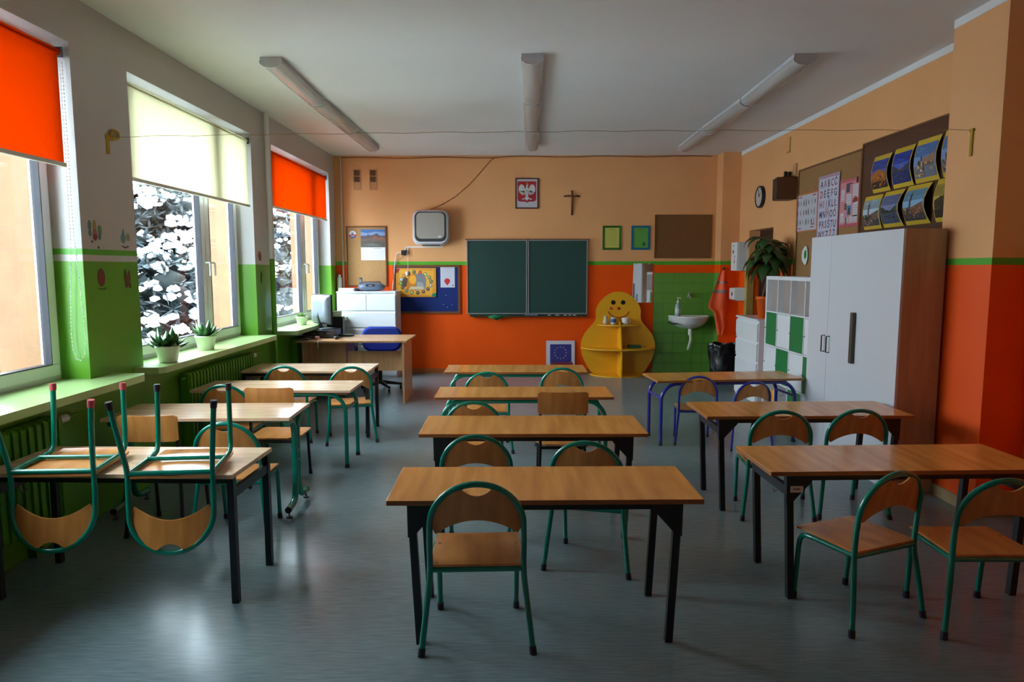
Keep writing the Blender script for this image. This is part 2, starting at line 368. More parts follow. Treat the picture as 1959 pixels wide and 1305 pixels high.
# white band under the ceiling on the right, beige baseboards
o = MB().box(XR-.006, XR, 4.87, YB, CZ-.055, CZ).box(2.96, 2.966, 4.34, 4.87, CZ-.055, CZ).build('trim_1', M['white']); struct(o)
M['base'] = mat('beige_baseboard', lin((190, 160, 120)), .5, noise_=(.15, 6))
o = MB().box(XR-.015, XR, 4.87, DY0, 0, .08).box(2.951, 2.966, 4.34, 4.87, 0, .08).box(XR-.015, XR, YF, 4.34, 0, .08).box(2.951, XR-.015, 4.325, 4.34, 0, .08).build('baseboard_right', M['base']); struct(o)
o = MB().box(XL, 2.07, YB-.015, YB, 0, .07).build('baseboard_back', mat('orange_baseboard', (.45, .12, .02), .5)); struct(o)
# door in the recess
o = MB().box(XR+.16, XR+.2, DY0, DY1, 0, DZ).box(XR+.15, XR+.16, DY0, DY0+.06, 0, DZ).box(XR+.15, XR+.16, DY1-.06, DY1, 0, DZ).box(XR+.15, XR+.16, DY0+.06, DY1-.06, DZ-.06, DZ)
door = struct(o.build('door_1', M['door']))
MB().tube([(XR+.15, 9.0, 1.0), (XR+.11, 9.0, 1.0), (XR+.11, 9.1, 1.0)], .009).build('door_handle', M['alu'], door)
# wooden corner guard on the door reveal edge
o = MB().box(XR-.012, XR, DY1-.012, DY1+.11, 0, 1.645).box(XR, XR+.08, DY1-.012, DY1, 0, 1.645).build('trim_2', M['olive']); struct(o)

# windows
for i, (a, b) in enumerate(WINS):
    w = struct(MB().box(XG-.07, XG, a, b, WB, WB+.05).box(XG-.07, XG, a, b, WT-.05, WT).box(XG-.07, XG, a, a+.05, WB+.05, WT-.05).box(XG-.07, XG, b-.05, b, WB+.05, WT-.05)
        .box(XG-.07, XG, b-.80, b-.73, WB+.05, WT-.05).build('window_%d' % (i+1), M['pvc']))
    for (p, q) in ((a+.03, b-.78), (b-.75, b-.03)):
        mb = MB(); z0, z1, t = WB+.03, WT-.03, .075
        mb.box(XG-.05, XG+.02, p, q, z0, z0+t, .006).box(XG-.05, XG+.02, p, q, z1-t, z1, .006).box(XG-.05, XG+.02, p, p+t, z0+t, z1-t, .006).box(XG-.05, XG+.02, q-t, q, z0+t, z1-t, .006)
        sash = mb.build('sash', M['pvc'], w)
        g = MB(); e = .006
        g.box(XG-.03, XG+.022, p+t, q-t, z0+t, z0+t+e).box(XG-.03, XG+.022, p+t, p+t+e, z0+t, z1-t).box(XG-.03, XG+.022, q-t-e, q-t, z0+t, z1-t)
        g.build('gasket', M['gasket'], sash)
        MB().box(XG-.016, XG-.012, p+t, q-t, z0+t, z1-t).build('pane', M['glass'], sash)
        hy = (q-t/2) if p < b-1 else p+t/2
        h = MB().box(XG+.02, XG+.03, hy-.014, hy+.014, 1.60, 1.67, .003).tube([(XG+.03, hy, 1.65), (XG+.065, hy, 1.65), (XG+.075, hy, 1.64), (XG+.075, hy, 1.53)], .009, 8)
        h.build('handle', M['white'], sash)
# window sills (deep, overhanging both piers)
for i, (y0, y1, x1) in enumerate(((1.78, 4.57, -2.47), (4.83, 7.23, -2.51), (7.66, 10.30, -2.45))):
    a, b = WINS[i]
    poly = [(XG, a), (XG, b), (XL, b), (XL, y1), (x1-.03, y1), (x1, y1-.06), (x1, y0+.04), (x1-.03, y0), (XL, y0), (XL, a)]
    o = MB().prism(poly, 'z', WB-.045, WB).build('trim_%d' % (3+i), M['sill']); struct(o)

# ------------------------------------------------------------- roller blinds
def blind(y0, y1, zb, m, label, chain, group=None):
    xc = -2.752
    t = thing('roller_blind', (xc, (y0+y1)/2, zb), label, 'blind'); og = (xc, (y0+y1)/2, zb)
    zr = WT-.075
    MB().tube([(xc, y0, zr), (xc, y1, zr)], .021, 14).build('roller', m, t, og)
    def fn(u, v):
        y = y0+.02+(y1-.05-y0)*u; z = zb+(zr-zb)*v
        return V((xc+.02-.004*math.sin(u*9)*(1-v), y, z))
    MB().grid(fn, 16, 10, (.0012, 0, 0)).build('fabric', m, t, og)
    MB().box(xc+.006, xc+.03, y0+.01, y1-.02, zb-.026, zb, .004).build('bottom_bar', M['pot'], t, og)
    MB().box(xc-.03, xc+.03, y1, y1+.012, zr-.03, zr+.03).box(xc-.03, xc+.03, y0-.012, y0, zr-.03, zr+.03).build('bracket', M['darkgrey'], t, og)
    if chain:
        pts = []
        K = [(-2.752, y1+.02, 2.90), (-2.754, y1+.022, 2.43), (-2.760, y1+.025, 1.80), (-2.785, y1+.03, 1.45), (-2.800, y1+.03, 1.19), (-2.795, y1+.03, 1.09), (-2.775, y1+.03, 1.03), (-2.75, y1+.03, 1.02), (-2.722, y1+.03, 1.06), (-2.710, y1+.03, 1.15), (-2.722, y1+.03, 1.45), (-2.740, y1+.025, 1.80), (-2.738, y1+.022, 2.43), (-2.738, y1+.02, 2.90)]
        for i in range(len(K)-1):
            a_, b_ = V(K[i]), V(K[i+1]); n = max(2, int((b_-a_).length/.022))
            for q in range(n): pts.append(a_.lerp(b_, q/n))
        mb = MB()
        for p in pts: mb.blob(p, .0045, 1)
        mb.tube(pts, .001, 4)
        c = mb.build('bead_chain', M['white'], t, og); c['kind'] = 'stuff'
    return t
blind(1.95, 4.27, 2.235, M['blind_orange'], 'orange roller blind nearest the camera, with a long white bead chain', True)
blind(4.965, 7.17, 2.245, M['blind_cream'], 'cream roller blind over the snowy tree window', False)
blind(7.80, 10.07, 2.30, M['blind_orange'], 'orange roller blind farthest back, beside the corner', False)

# ------------------------------------------------------------- outdoors: snow and two snowy conifers, plus an added unseen one that cuts daylight
o = MB().box(-40, XO-.01, -20, 60, -1.3, -1.2).build('snowy_ground', M['snow']); tag(o, kind='structure')
def conifer(cx, cy, H, R, label, seed):
    rnd = random.Random(seed); z0 = -1.2
    t = thing('snowy_conifer', (cx, cy, z0), label, 'tree', 0)
    MB().tube([(0, 0, 0), (.05, 0, H*.5), (0, .05, H*.97)], [.22, .14, .02], 8).build('trunk', M['bark'], t)
    fo, sn, core = MB(), MB(), MB()
    prof = lambda h: R*(1-h/H)**.45*(1+.10*math.sin(h*5.3))+.08
    n = int(1500*R)
    for q in range(n):                       # needle tufts in the outer shell of the crown
        h = .3+(H-.5)*rnd.random()**1.15; a = rnd.uniform(0, 2*PI); rr = prof(h)*(.62+.42*rnd.random()**.6)
        rr *= 1+.10*math.sin(a*5+h*4)
        d = V((math.cos(a), math.sin(a), 0)); s_ = V((-d.y, d.x, 0)); c = d*rr+V((0, 0, h-.10*rr))
        for e in range(7):
            dr = (d*rnd.uniform(-.2, 1)+s_*rnd.uniform(-1, 1)+V((0, 0, rnd.uniform(-.7, .6)))).normalized()
            ln = rnd.uniform(.08, .19); wv = dr.cross(V((rnd.uniform(-1, 1), rnd.uniform(-1, 1), 1))).normalized()*.016
            fo._add([c-wv, c+dr*ln*.6-wv*1.2, c+dr*ln, c+dr*ln*.6+wv*1.2, c+wv], [(0, 1, 2, 3, 4)])
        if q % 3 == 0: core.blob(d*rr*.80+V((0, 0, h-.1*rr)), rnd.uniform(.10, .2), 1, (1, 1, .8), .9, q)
    for q in range(int(215*R)):              # snow lying in uneven heaps on the outer boughs
        h = .4+(H-.6)*rnd.random(); a = rnd.uniform(0, 2*PI); rr = prof(h)*rnd.uniform(.82, 1.0)
        d = V((math.cos(a), math.sin(a), 0)); s_ = V((-d.y, d.x, 0)); L_ = rnd.uniform(.06, .34)
        for e in range(int(4+L_*24)):
            c = d*(rr+rnd.uniform(-.10, .14))+s_*rnd.uniform(-L_, L_)+V((0, 0, h-.10*rr+rnd.uniform(-.05, .05)))
            sn.blob(c, rnd.uniform(.025, .085), 1, (1, 1, .7), .5, e+q)
    f_ = fo.build('foliage', M['needle'], t); f_['kind'] = 'stuff'
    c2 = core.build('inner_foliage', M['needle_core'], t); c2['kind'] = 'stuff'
    s2 = sn.build('snow_load', M['snow'], t); s2['kind'] = 'stuff'
conifer(-6.0, 10.6, 4.6, 2.55, 'large snow-laden conifer close outside the middle window', 3)
conifer(-6.5, 16.9, 5.4, 2.3, 'snow-laden conifer outside the farthest window', 5)
conifer(-6.3, 2.2, 6.4, 2.2, 'unseen snow-laden conifer added to dim the nearest window', 8)  # added out of view to hold back daylight on the front of the room

# ------------------------------------------------------------- ceiling lights: three rows of three
def ceiling_light(x0, y0, x1, y1, label, group):
    L = math.hypot(x1-x0, y1-y0); t = thing('ceiling_light', ((x0+x1)/2, (y0+y1)/2, CZ), label, 'ceiling light', math.atan2(-(x1-x0), y1-y0), group)
    h = L/2
    MB().box(-.085, .085, -h, h, -.03, 0, .004).build('housing', M['cover_grey'], t)
    for s in (-1, 1):
        MB().prism([(-.09, -.028), (.09, -.028), (.085, -.055), (.05, -.078), (0, -.086), (-.05, -.078), (-.085, -.055)], 'y', s*(h-.012), s*h).build('end_cap', M['cover_grey'], t)
    def fn(u, v):
        a = PI*u; return V((-.088*math.cos(a), (-h+.013)+(2*h-.026)*v, -.03-.055*math.sin(a)**.8))
    MB().grid(fn, 12, 1).build('cover', M['cover'], t)
    MB().box(-.05, .05, -h+.02, h-.02, -.032, -.03).build('reflector', M['white'], t)
    MB().cyl((0, -h+.03, -.048), (0, h-.03, -.048), .013, 10).build('tube', M['white'], t)
rows = [('row over the window side', [(-1.935, 5.60), (-1.96, 6.96), (-1.955, 8.30), (-1.95, 9.62)]),
        ('centre row', [(.127, 5.53), (.155, 6.90), (.18, 8.28), (.212, 9.61)]),
        ('row on the cupboard side', [(2.25, 5.56), (2.285, 6.98), (2.28, 8.39), (2.30, 9.68)])]
for nm, P in rows:
    for k in range(3):
        (a, b), (c, d) = P[k], P[k+1]
        ceiling_light(a, b+.02, c, d-.03, 'unlit ribbed ceiling light in the %s, %s' % (nm, ('nearest to the camera', 'middle one', 'farthest, by the blackboard wall')[k]), 'ceiling lights')

# ------------------------------------------------------------- school tables
LAM = {'o': 'beech', 'p': 'beech2'}
def tube_leg(t, pts, m, r=.0165, cap=True):
    l = MB().tube(pts, r, 10).build('leg', m, t)
    if cap:
        p = V(pts[0]); MB().cyl(p-V((0, 0, .001)), p+V((0, 0, .03)), r+.003, 10).build('foot_cap', M['rubber'], l)
def table_top(t, w, d, h, lam):
    mb = MB().box(-w/2, w/2, -d/2, d/2, h-.022, h, .003); o = mb.build('tabletop', [M[lam], M['edge']], t)
    for p in o.data.polygons:
        if abs(p.normal.z) < .5: p.material_index = 1 if lam == 'beech' else 0
    return o
def table_black(x, y, rz, w, d, h, label, lam='beech', inset=.10, gusset=True):
    t = thing('school_table', (x, y, 0), label, 'table', rz)
    table_top(t, w, d, h, lam); m = M['black_tube']; hx = w/2-inset; hy = d/2-.035
    for s in (-1, 1):
        MB().box(-hx, hx, s*hy-.012, s*hy+.012, h-.05, h-.022).build('apron', m, t)
        MB().box(s*hx-.012, s*hx+.012, -hy+.016, hy-.016, h-.125, h-.08).build('side_rail', m, t)
        MB().tube([(s*hx, -.03, h-.125), (s*hx, -.03, h-.15), (s*(hx-.012), -.03, h-.165), (s*(hx-.03), -.03, h-.155), (s*(hx-.034), -.03, h-.14)], .003, 6).build('bag_hook', M['alu'], t)
        for q in (-1, 1):
            fx = s*(hx-.03) if gusset else s*hx; fy = q*hy
            tx = s*hx
            mb = MB(); e = .016
            top = [(tx-e, fy-e), (tx+e, fy-e), (tx+e, fy+e), (tx-e, fy+e)]; bot = [(fx-e, fy-e), (fx+e, fy-e), (fx+e, fy+e), (fx-e, fy+e)]
            mb._add([(a, b, 0) for a, b in bot]+[(a, b, h-.022) for a, b in top], [(0, 1, 2, 3), (4, 5, 6, 7), (0, 1, 5, 4), (1, 2, 6, 5), (2, 3, 7, 6), (3, 0, 4, 7)])
            l = mb.build('leg', m, t)
            if gusset and q == -1:
                MB().prism([(tx+s*.016, h-.022), (tx-s*.115, h-.022), (tx-s*.105, h-.055), (tx-s*.01, h-.16), (tx+s*.014, h-.165)], 'y', fy-e-.001, fy-e-.004).build('gusset', m, l)
    return t
def table_curved(x, y, rz, w, d, h, label, lam='beech', m='green_tube'):
    t = thing('school_table', (x, y, 0), label, 'table', rz)
    table_top(t, w, d, h, lam); m = M[m]; hx = w/2-.055; hy = d/2-.05; R = .15; zt = h-.022-.018
    for q in (-1, 1):
        MB().tube([(-hx+R, q*hy, zt), (hx-R, q*hy, zt)], .0165, 10).build('top_rail', m, t)
    for s in (-1, 1):
        for q in (-1, 1):
            a = arc((s*(hx-R), q*hy, zt-R), R, (0 if s > 0 else PI), PI/2, 8)
            tube_leg(t, [(s*hx, q*hy, 0), (s*hx, q*hy, .15)]+a, m)
        MB().tube([(s*(hx-.004), -hy, h-.17), (s*(hx-.004), hy, h-.17)], .012, 8).build('side_rail', m, t)
        MB().tube([(s*(hx-.004), .03, h-.17), (s*(hx-.004), .03, h-.20), (s*(hx-.02), .03, h-.212), (s*(hx-.035), .03, h-.20)], .003, 6).build('bag_hook', M['alu'], t)
    return t
def table_z(x, y, rz, w, d, h, label):
    t = thing('school_table', (x, y, 0), label, 'table', rz)
    table_top(t, w, d, h, 'beech2'); m = M['green_tube']; hx = w/2-.035; zt = h-.045
    MB().tube([(-hx, 0, zt-.02), (hx, 0, zt-.02)], .018, 10).build('top_rail', m, t)
    for s in (-1, 1):
        for q in (-1, 1):
            y0 = q*.026; P = [(s*hx, q*(d/2-.03), .055), (s*hx, q*.13, .06), (s*hx, q*.09, .068), (s*hx, q*.058, .09), (s*hx, q*.045, .13), (s*hx, y0, .20), (s*hx, y0, .30), (s*hx, y0, zt-.10), (s*hx, q*.045, zt-.05), (s*hx, q*.09, zt-.012), (s*hx, q*.14, zt), (s*hx, q*(d/2-.05), zt)]
            l = MB().tube(P, .021, 12).build('leg', m, t)
            MB().cyl((s*hx, q*(d/2-.045), .0), (s*hx, q*(d/2-.045), .008), .02, 12).cyl((s*hx, q*(d/2-.045), .008), (s*hx, q*(d/2-.045), .04), .005, 8).build('levelling_foot', M['black'], l)
            MB().cyl((s*hx, q*(d/2-.033), .055), (s*hx, q*(d/2-.024), .0545), .022, 12).build('end_cap', M['black'], l)
        for z in (.34, .40): MB().cyl((s*(hx+.018), -.026, z), (s*(hx+.026), -.026, z), .006, 8).build('bolt', M['steel'], t)
    return t
table_black(.118, 3.022, .018, 1.325, .49, .64, 'front centre table with orange-brown top and black steel legs')
table_black(.099, 4.178, .010, 1.340, .50, .64, 'brown-topped black-legged table second from the front in the centre column')
table_curved(.058, 5.30, .012, 1.345, .46, .64, 'third table of the centre column, pale top on curved green tube legs')
table_curved(-.004, 6.56, .0, 1.335, .48, .64, 'centre column table farthest back, in front of the blackboard, on green tube legs')
table_black(1.875, 3.44, .035, 1.36, .48, .64, 'long reflective brown table at front right with a small inventory label on its black leg')
table_black(1.915, 4.663, .024, 1.365, .495, .64, 'black-legged brown table in front of the white cupboard')
table_curved(1.912, 6.36, .108, 1.37, .46, .60, 'slightly turned table with blue tube legs near the bin', 'beech', 'blue_tube')
table_black(-1.922, 3.385, -.022, 1.205, .495, .64, 'pale table at front left carrying two upturned chairs', 'beech2', .022, False)
table_z(-2.02, 4.47, .03, 1.175, .485, .665, 'pale table by the windows on green Z-shaped double legs, with levelling feet')
table_curved(-1.945, 5.60, .0, 1.275, .48, .64, 'pale table on curved green legs, third from the front on the window side', 'beech2')
table_black(-1.985, 6.64, .0, 1.20, .52, .64, 'pale table on the window side right in front of the teacher desk', 'beech2', .022, False)
# inventory sticker on the front right table
t = [o for o in COL.objects if o.get('label', '').startswith('long reflective')][0]
mb = MB(); mb.col = (.75, .68, .62); X0 = -1.36/2+.10
mb._add([(X0+.0, -.229, .535), (X0+.062, -.229, .535), (X0+.062, -.229, .567), (X0+.0, -.229, .567)], [(0, 1, 2, 3)])
mb.col = (.10, .06, .05)
for k in range(5): mb._add([(X0+.014+k*.007, -.2295, .548), (X0+.019+k*.007, -.2295, .548), (X0+.019+k*.007, -.2295, .556), (X0+.014+k*.007, -.2295, .556)], [(0, 1, 2, 3)])
mb.build('sticker', M['print'], t)

# ------------------------------------------------------------- school chairs
def chair_arch(loc, rz, label, group=None, sc=1.0, tube='green_tube', cap='rubber', flip=None):
    t = thing('school_chair', (loc[0], loc[1], 0), label, 'chair', rz, group)
    m = M[tube]; r = .0125
    def leg(pts):
        l = MB().tube(pts, r, 10).build('leg', m, t); p, q = V(pts[0]), V(pts[1]); d = (q-p).normalized()
        MB().tube([p-d*.002, p+d*.016, p+d*.034], [r+.0028, r+.0032, r+.002], 10).build('foot_cap', M[cap], l)
    for s in (-1, 1):
        leg([(s*.225, -.19, .0), (s*.211, -.178, .12), (s*.197, -.163, .24), (s*.189, -.153, .31), (s*.187, -.150, .36)])
        leg([(s*.172, .195, 0), (s*.173, .185, .12), (s*.175, .172, .27), (s*.176, .165, .305), (s*.177, .150, .328), (s*.179, .125, .338), (s*.181, .08, .341)])
    pts = [(.187, -.150, .36), (.188, -.155, .45), (.187, -.163, .53)]+[(.187*math.cos(a), -.163-.037*math.sin(a), .53+.178*math.sin(a)) for a in [PI*k/24 for k in range(1, 24)]]+[(-.187, -.163, .53), (-.188, -.155, .45), (-.187, -.150, .36)]
    MB().tube(pts, r, 12).build('back_frame', m, t)
    mb = MB()
    for s in (-1, 1): mb.tube([(s*.181, .09, .341), (s*.187, -.150, .345)], r-.001, 10)
    mb.tube([(-.187, -.150, .343), (.187, -.150, .343)], r, 10).tube([(-.182, .055, .338), (.182, .055, .338)], r-.002, 10)
    mb.build('seat_frame', m, t)
    def seat(u, v):
        x = (u-.5)*2; y = -.158+.37*v
        w = .186-.006*v; cy = max(0, (v-.93)/.07); w -= .02*cy**2; cr = max(0, (.05-v)/.05); w -= .01*cr
        z = .354-.010*(1-x*x)*(v*(1-v))*2-(.016*max(0, (v-.86)/.14)**2)
        return V((x*w, y, z+.002))
    so = MB().grid(seat, 12, 14, (0, 0, .010)).build('seat', M['ply'], t)
    mb = MB()
    for s in (-1, 1):
        for y in (-.135, .06): mb.cyl((s*.165, y, .362), (s*.165, y, .368), .006, 8)
    mb.build('rivet', M['steel'], so)
    def back(u, v):
        x = (u-.5)*2; X = x*.178; zt = .53+.170*math.sqrt(max(0, 1-x*x)); 
        if abs(X) < .066: zt = min(zt, .662+.036*(abs(X)/.066)**2)
        zb = .558-.068*min(1, abs(x)*1.05)**2
        if abs(x) > .9: zb += .03*((abs(x)-.9)/.1)**2
        zt = max(zt, zb+.004); z = zb+(zt-zb)*v
        y = -.163-.037*max(0, (z-.53)/.178)-.020*(1-x*x)+.002
        return V((X, y, z))
    MB().grid(back, 26, 5, (0, .008, 0)).build('backrest', M['ply'], t)
    if sc != 1: t.scale = (sc, sc, sc)
    if flip is not None:
        R = Matrix.Rotation(rz, 4, 'Z') @ Matrix.Rotation(flip, 4, 'X') @ Matrix.Rotation(PI, 4, 'Y')
        t.rotation_euler = R.to_euler(); t.location = (loc[0], loc[1], loc[2])
    return t
G1 = 'arch-backed green tube chairs'
chair_arch((-.170, 2.905), .045, 'green arch chair standing alone in front of the front centre table', G1, 1.035)
chair_arch((-.215, 3.79), .0, 'green arch chair at the left of the gap behind the front centre table', G1)
chair_arch((.408, 3.65), -.245, 'turned green arch chair behind the right half of the front centre table', G1)
chair_arch((-.285, 4.715), .0, 'green arch chair between the second and third centre tables, left seat', G1)
chair_arch((-.252, 6.02), .0, 'left green arch chair of the back centre table', G1)
chair_arch((.408, 6.27), .0, 'right green arch chair of the back centre table, nearer to the flag poster', G1)
chair_arch((1.59, 3.115), .405, 'green arch chair turned aside in front of the right front table', G1)
chair_arch((2.075, 3.03), .0, 'green arch chair at the right edge of the picture', G1)
chair_arch((1.672, 4.42), -.06, 'left green arch chair behind the front right table', G1)
chair_arch((2.160, 4.46), .0, 'right green arch chair behind the front right table, against the cupboard', G1)
chair_arch((-1.69, 4.09), .02, 'green arch chair behind the table that carries the upturned chairs', G1)
chair_arch((-2.235, 5.37), .0, 'green arch chair by the radiator, left seat of the third window table', G1)
chair_arch((-2.11, 6.38), .0, 'left green arch chair of the window table in front of the teacher desk', G1)
chair_arch((-1.555, 6.33), .32, 'turned green arch chair standing out into the aisle near the teacher desk', G1)
chair_arch((1.650, 6.27), -.08, 'blue tubed small chair, left one at the blue-legged table', 'blue tube chairs', .89, 'blue_tube')
chair_arch((2.055, 6.10), .12, 'blue tubed small chair, right one at the blue-legged table', 'blue tube chairs', .86, 'blue_tube')
chair_arch((-1.60, 3.205, 1.0155), .10, 'upturned green chair with black foot caps on the front left table', 'upturned chairs', 1, 'green_tube', 'rubber', .035)
chair_arch((-2.150, 3.225, 1.0155), .05, 'upturned green chair with red foot caps on the front left table', 'upturned chairs', 1, 'green_tube', 'pink_cap', .035)

def chair_square(loc, rz, label, capm='red_cap'):
    t = thing('school_chair', (loc[0], loc[1], 0), label, 'chair', rz, 'square-backed chairs')
    m = M['dark_tube']; r = .0115
    for s in (-1, 1):
        l = MB().tube([(s*.170, -.19, 0), (s*.160, -.165, .20), (s*.155, -.155, .36), (s*.155, -.17, .55), (s*.155, -.185, .705)], r, 10).build('leg', m, t)
        MB().tube([(s*.155, -.1845, .700), (s*.155, -.187, .722)], r+.003, 10).build('tube_cap', M[capm], l)
        MB().tube([(s*.170, -.191, -.001), (s*.167, -.187, .03)], r+.003, 10).build('foot_cap', M['rubber'], l)
        l = MB().tube([(s*.165, .18, 0), (s*.162, .165, .18), (s*.160, .155, .335), (s*.158, .14, .345), (s*.155, .08, .348), (s*.155, -.155, .348)], r, 10).build('leg', m, t)
        MB().tube([(s*.165, .181, -.001), (s*.1645, .178, .03)], r+.003, 10).build('foot_cap', M['rubber'], l)
    MB().tube([(-.155, -.155, .34), (.155, -.155, .34)], r, 8).build('crossbar', m, t); MB().tube([(-.155, .12, .345), (.155, .12, .345)], r, 8).build('crossbar', m, t)
    poly = [(-.11, -.17), (.11, -.17), (.185, -.07), (.185, .16), (.165, .185), (-.165, .185), (-.185, .16), (-.185, -.07)]
    so = MB().prism(poly, 'z', .359, .369).build('seat', M['ply'], t)
    mb = MB()
    for s in (-1, 1): mb.cyl((s*.14, .13, .368), (s*.14, .13, .371), .006, 8).cyl((s*.14, -.07, .368), (s*.14, -.07, .371), .006, 8)
    mb.build('rivet', M['steel'], so)
    def back(u, v):
        x = (u-.5)*2; e = max(0, abs(x)-.93)/.07; zb, zt = .588+.012*e*e, .745-.012*e*e+.004*x*x
        z = zb+(zt-zb)*v; return V((x*.175, -.208+.014*x*x-(z-.6)*.07, z))
    MB().grid(back, 16, 4, (0, .009, 0)).build('backrest', M['ply'], t)
    return t
chair_square((-2.155, 4.14), .0, 'square-backed dark-legged chair with red caps behind the upturned chairs')
chair_square((-1.775, 5.07), .0, 'square-backed chair beyond the Z-legged table, its pale cut-corner seat visible')
chair_square((.325, 4.90), .0, 'square-backed dark-legged chair at the third centre table')

# ============================================================= the back wall
# tiles behind the basin
n0 = 0
g = MB(); wbox(g, BACK, 2.076, 2.985, 0, 1.523, 0, .006); g.build('tile_grout', M['grout'], wall_back)
tm = None
for i in range(6):
    for j in range(10):
        u0 = 2.078+i*.151; v0 = .005+j*.152
        if tm is None:
            m_ = MB(); wbox(m_, BACK, 2.078, 2.227, .005, .155, .005, .013, .002); to = m_.build('tile', M['tile'], wall_back); tm = to
        else:
            to = tm.copy(); COL.objects.link(to); to.location = (u0-2.078, random.uniform(-.0007, .0007), v0-.005)
mb = MB().box(2.977, 2.985, 10.155, 10.427, 0, 1.523); mb.build('tile_return', M['tile'], wall_back)

def board(W, u0, u1, v0, v1, fill, label, fw=.018, depth=.02, pins=True, cat='notice board', fm='frame_wood'):
    c = W.P((u0+u1)/2, v0, 0); t = thing('notice_board', c, label, cat)
    mb = MB(); wbox(mb, W, u0+.004, u1-.004, v0+.004, v1-.004, 0, depth*.55); mb.build('board_panel', fill, t, c)
    mb = MB(); frame_w(mb, W, u0, u1, v0, v1, fw, 0, depth); mb.build('frame', M[fm], t, c)
    return t
board(BACK, -2.55, -1.945, 1.325, 2.222, M['cork'], 'narrow upright cork board behind the white chest of drawers, holding the calendar')
board(BACK, 2.074, 2.927, 1.742, 2.386, M['cork_dark'], 'empty landscape cork board above the basin')
M['blue_felt'] = mat('blue_felt', (.005, .022, .16), .9, noise_=(.15, 150))
t = board(BACK, -1.855, -.844, .91, 1.645, M['blue_felt'], 'blue felt notice board in a wooden frame left of the blackboard', .034, .025)
mb = MB()
for (u, v) in ((-1.06, 1.19), (-1.04, 1.01), (-.97, 1.04), (-1.10, 1.05)): mb.blob(BACK.P(u, v, .016), .006)
mb.build('pin', M['white'], t, t.location)['kind'] = 'stuff'

def paper(W, u0, u1, v0, v1, n, name, label, cat, draw, group=None, th=.0012):
    c = W.P((u0+u1)/2, v0, n); mb = MB(); mb.col = (.82, .80, .78)
    wbox(mb, W, u0, u1, v0, v1, n, n+th); mb.col = None
    f = lambda pts, col, k=1: wpoly(mb, W, [(u0+(u1-u0)*a, v0+(v1-v0)*b) for a, b in pts], n+th+.0003*k, col)
    draw(f, mb, n+th+.0012)
    o = mb.build(name, M['print'], None, c); tag(o, label, cat, group); return o
# round sailing sign
mb = MB(); c = V((-2.45, YB-.012, 2.045)); cu, cv = -2.45, 2.10
mb.col = (.75, .75, .78); mb.prism([(a, b) for a, b in disc(cu, cv, .056, 28)], 'y', YB-.014, YB-.018)
mb.col = None
wpoly(mb, BACK, [(cu+.055*math.cos(a), cv+.055*math.sin(a)) for a in [PI*1.12+k*PI*.76/12 for k in range(13)]], .0186, (.02, .10, .38))
wpoly(mb, BACK, [(cu-.055, cv-.012), (cu-.056, cv+.004), (cu-.02, cv-.006), (cu+.02, cv-.006), (cu+.056, cv+.004), (cu+.055, cv-.012), (cu+.03, cv-.028), (cu, cv-.020), (cu-.03, cv-.028)], .0189, (.65, .02, .03))
wpoly(mb, BACK, [(cu-.03, cv-.02), (cu+.03, cv-.02), (cu+.02, cv-.030), (cu-.02, cv-.030)], .0193, (.8, .8, .8))
wpoly(mb, BACK, [(cu-.018, cv-.012), (cu-.002, cv-.012), (cu-.002, cv+.038), (cu-.012, cv+.022)], .0193, (.04, .03, .15))
wpoly(mb, BACK, [(cu+.018, cv-.012), (cu+.002, cv-.012), (cu+.004, cv+.034), (cu+.013, cv+.02)], .0193, (.05, .03, .18))
o = mb.build('round_sign', M['print'], None, c); tag(o, 'round white, red and blue sign with a sailing boat on the cork board', 'sign')
def draw_cal(f, mb, n):
    f(rect(0, .42, 1, 1), (.07, .17, .44)); f([(0, .80), (1, .80), (1, .90), (.6, .93), (.3, .88), (0, .91)], (.24, .36, .58), 2)
    f([(0, .42), (0, .76), (.12, .80), (.22, .78), (.3, .84), (.42, .80), (.55, .83), (.66, .88), (.78, .80), (.9, .78), (1, .80), (1, .42)], (.13, .085, .10), 3)
    f([(0, .42), (0, .70), (.2, .68), (.4, .73), (.62, .70), (.8, .74), (1, .70), (1, .42)], (.17, .115, .09), 4)
    f([(.45, .735), (.6, .79), (.72, .72), (.9, .76), (1, .70), (1, .66), (.6, .68)], (.30, .12, .075), 5)
    f([(0, .42), (0, .62), (.3, .58), (.7, .62), (1, .56), (1, .42)], (.11, .105, .09), 6)
    f([(.05, .50), (.5, .55), (.9, .48), (.6, .46)], (.18, .17, .15), 7); f([(.1, .60), (.35, .64), (.5, .60)], (.10, .085, .07), 7)
    f(rect(0, 0, 1, .42), (.80, .80, .85), 6); f(rect(.5, .365, .85, .385), (.45, .45, .5), 7)
    for r in range(5):
        for c in range(14):
            f(rect(.06+c*.065, .05+r*.055, .085+c*.065, .07+r*.055), (.58, .58, .66) if c % 7 else (.7, .4, .4), 7)
paper(BACK, -2.33, -1.965, 1.716, 2.175, .014, 'wall_calendar', 'wall calendar with a mountain photograph above its white month sheet', 'calendar', draw_cal)
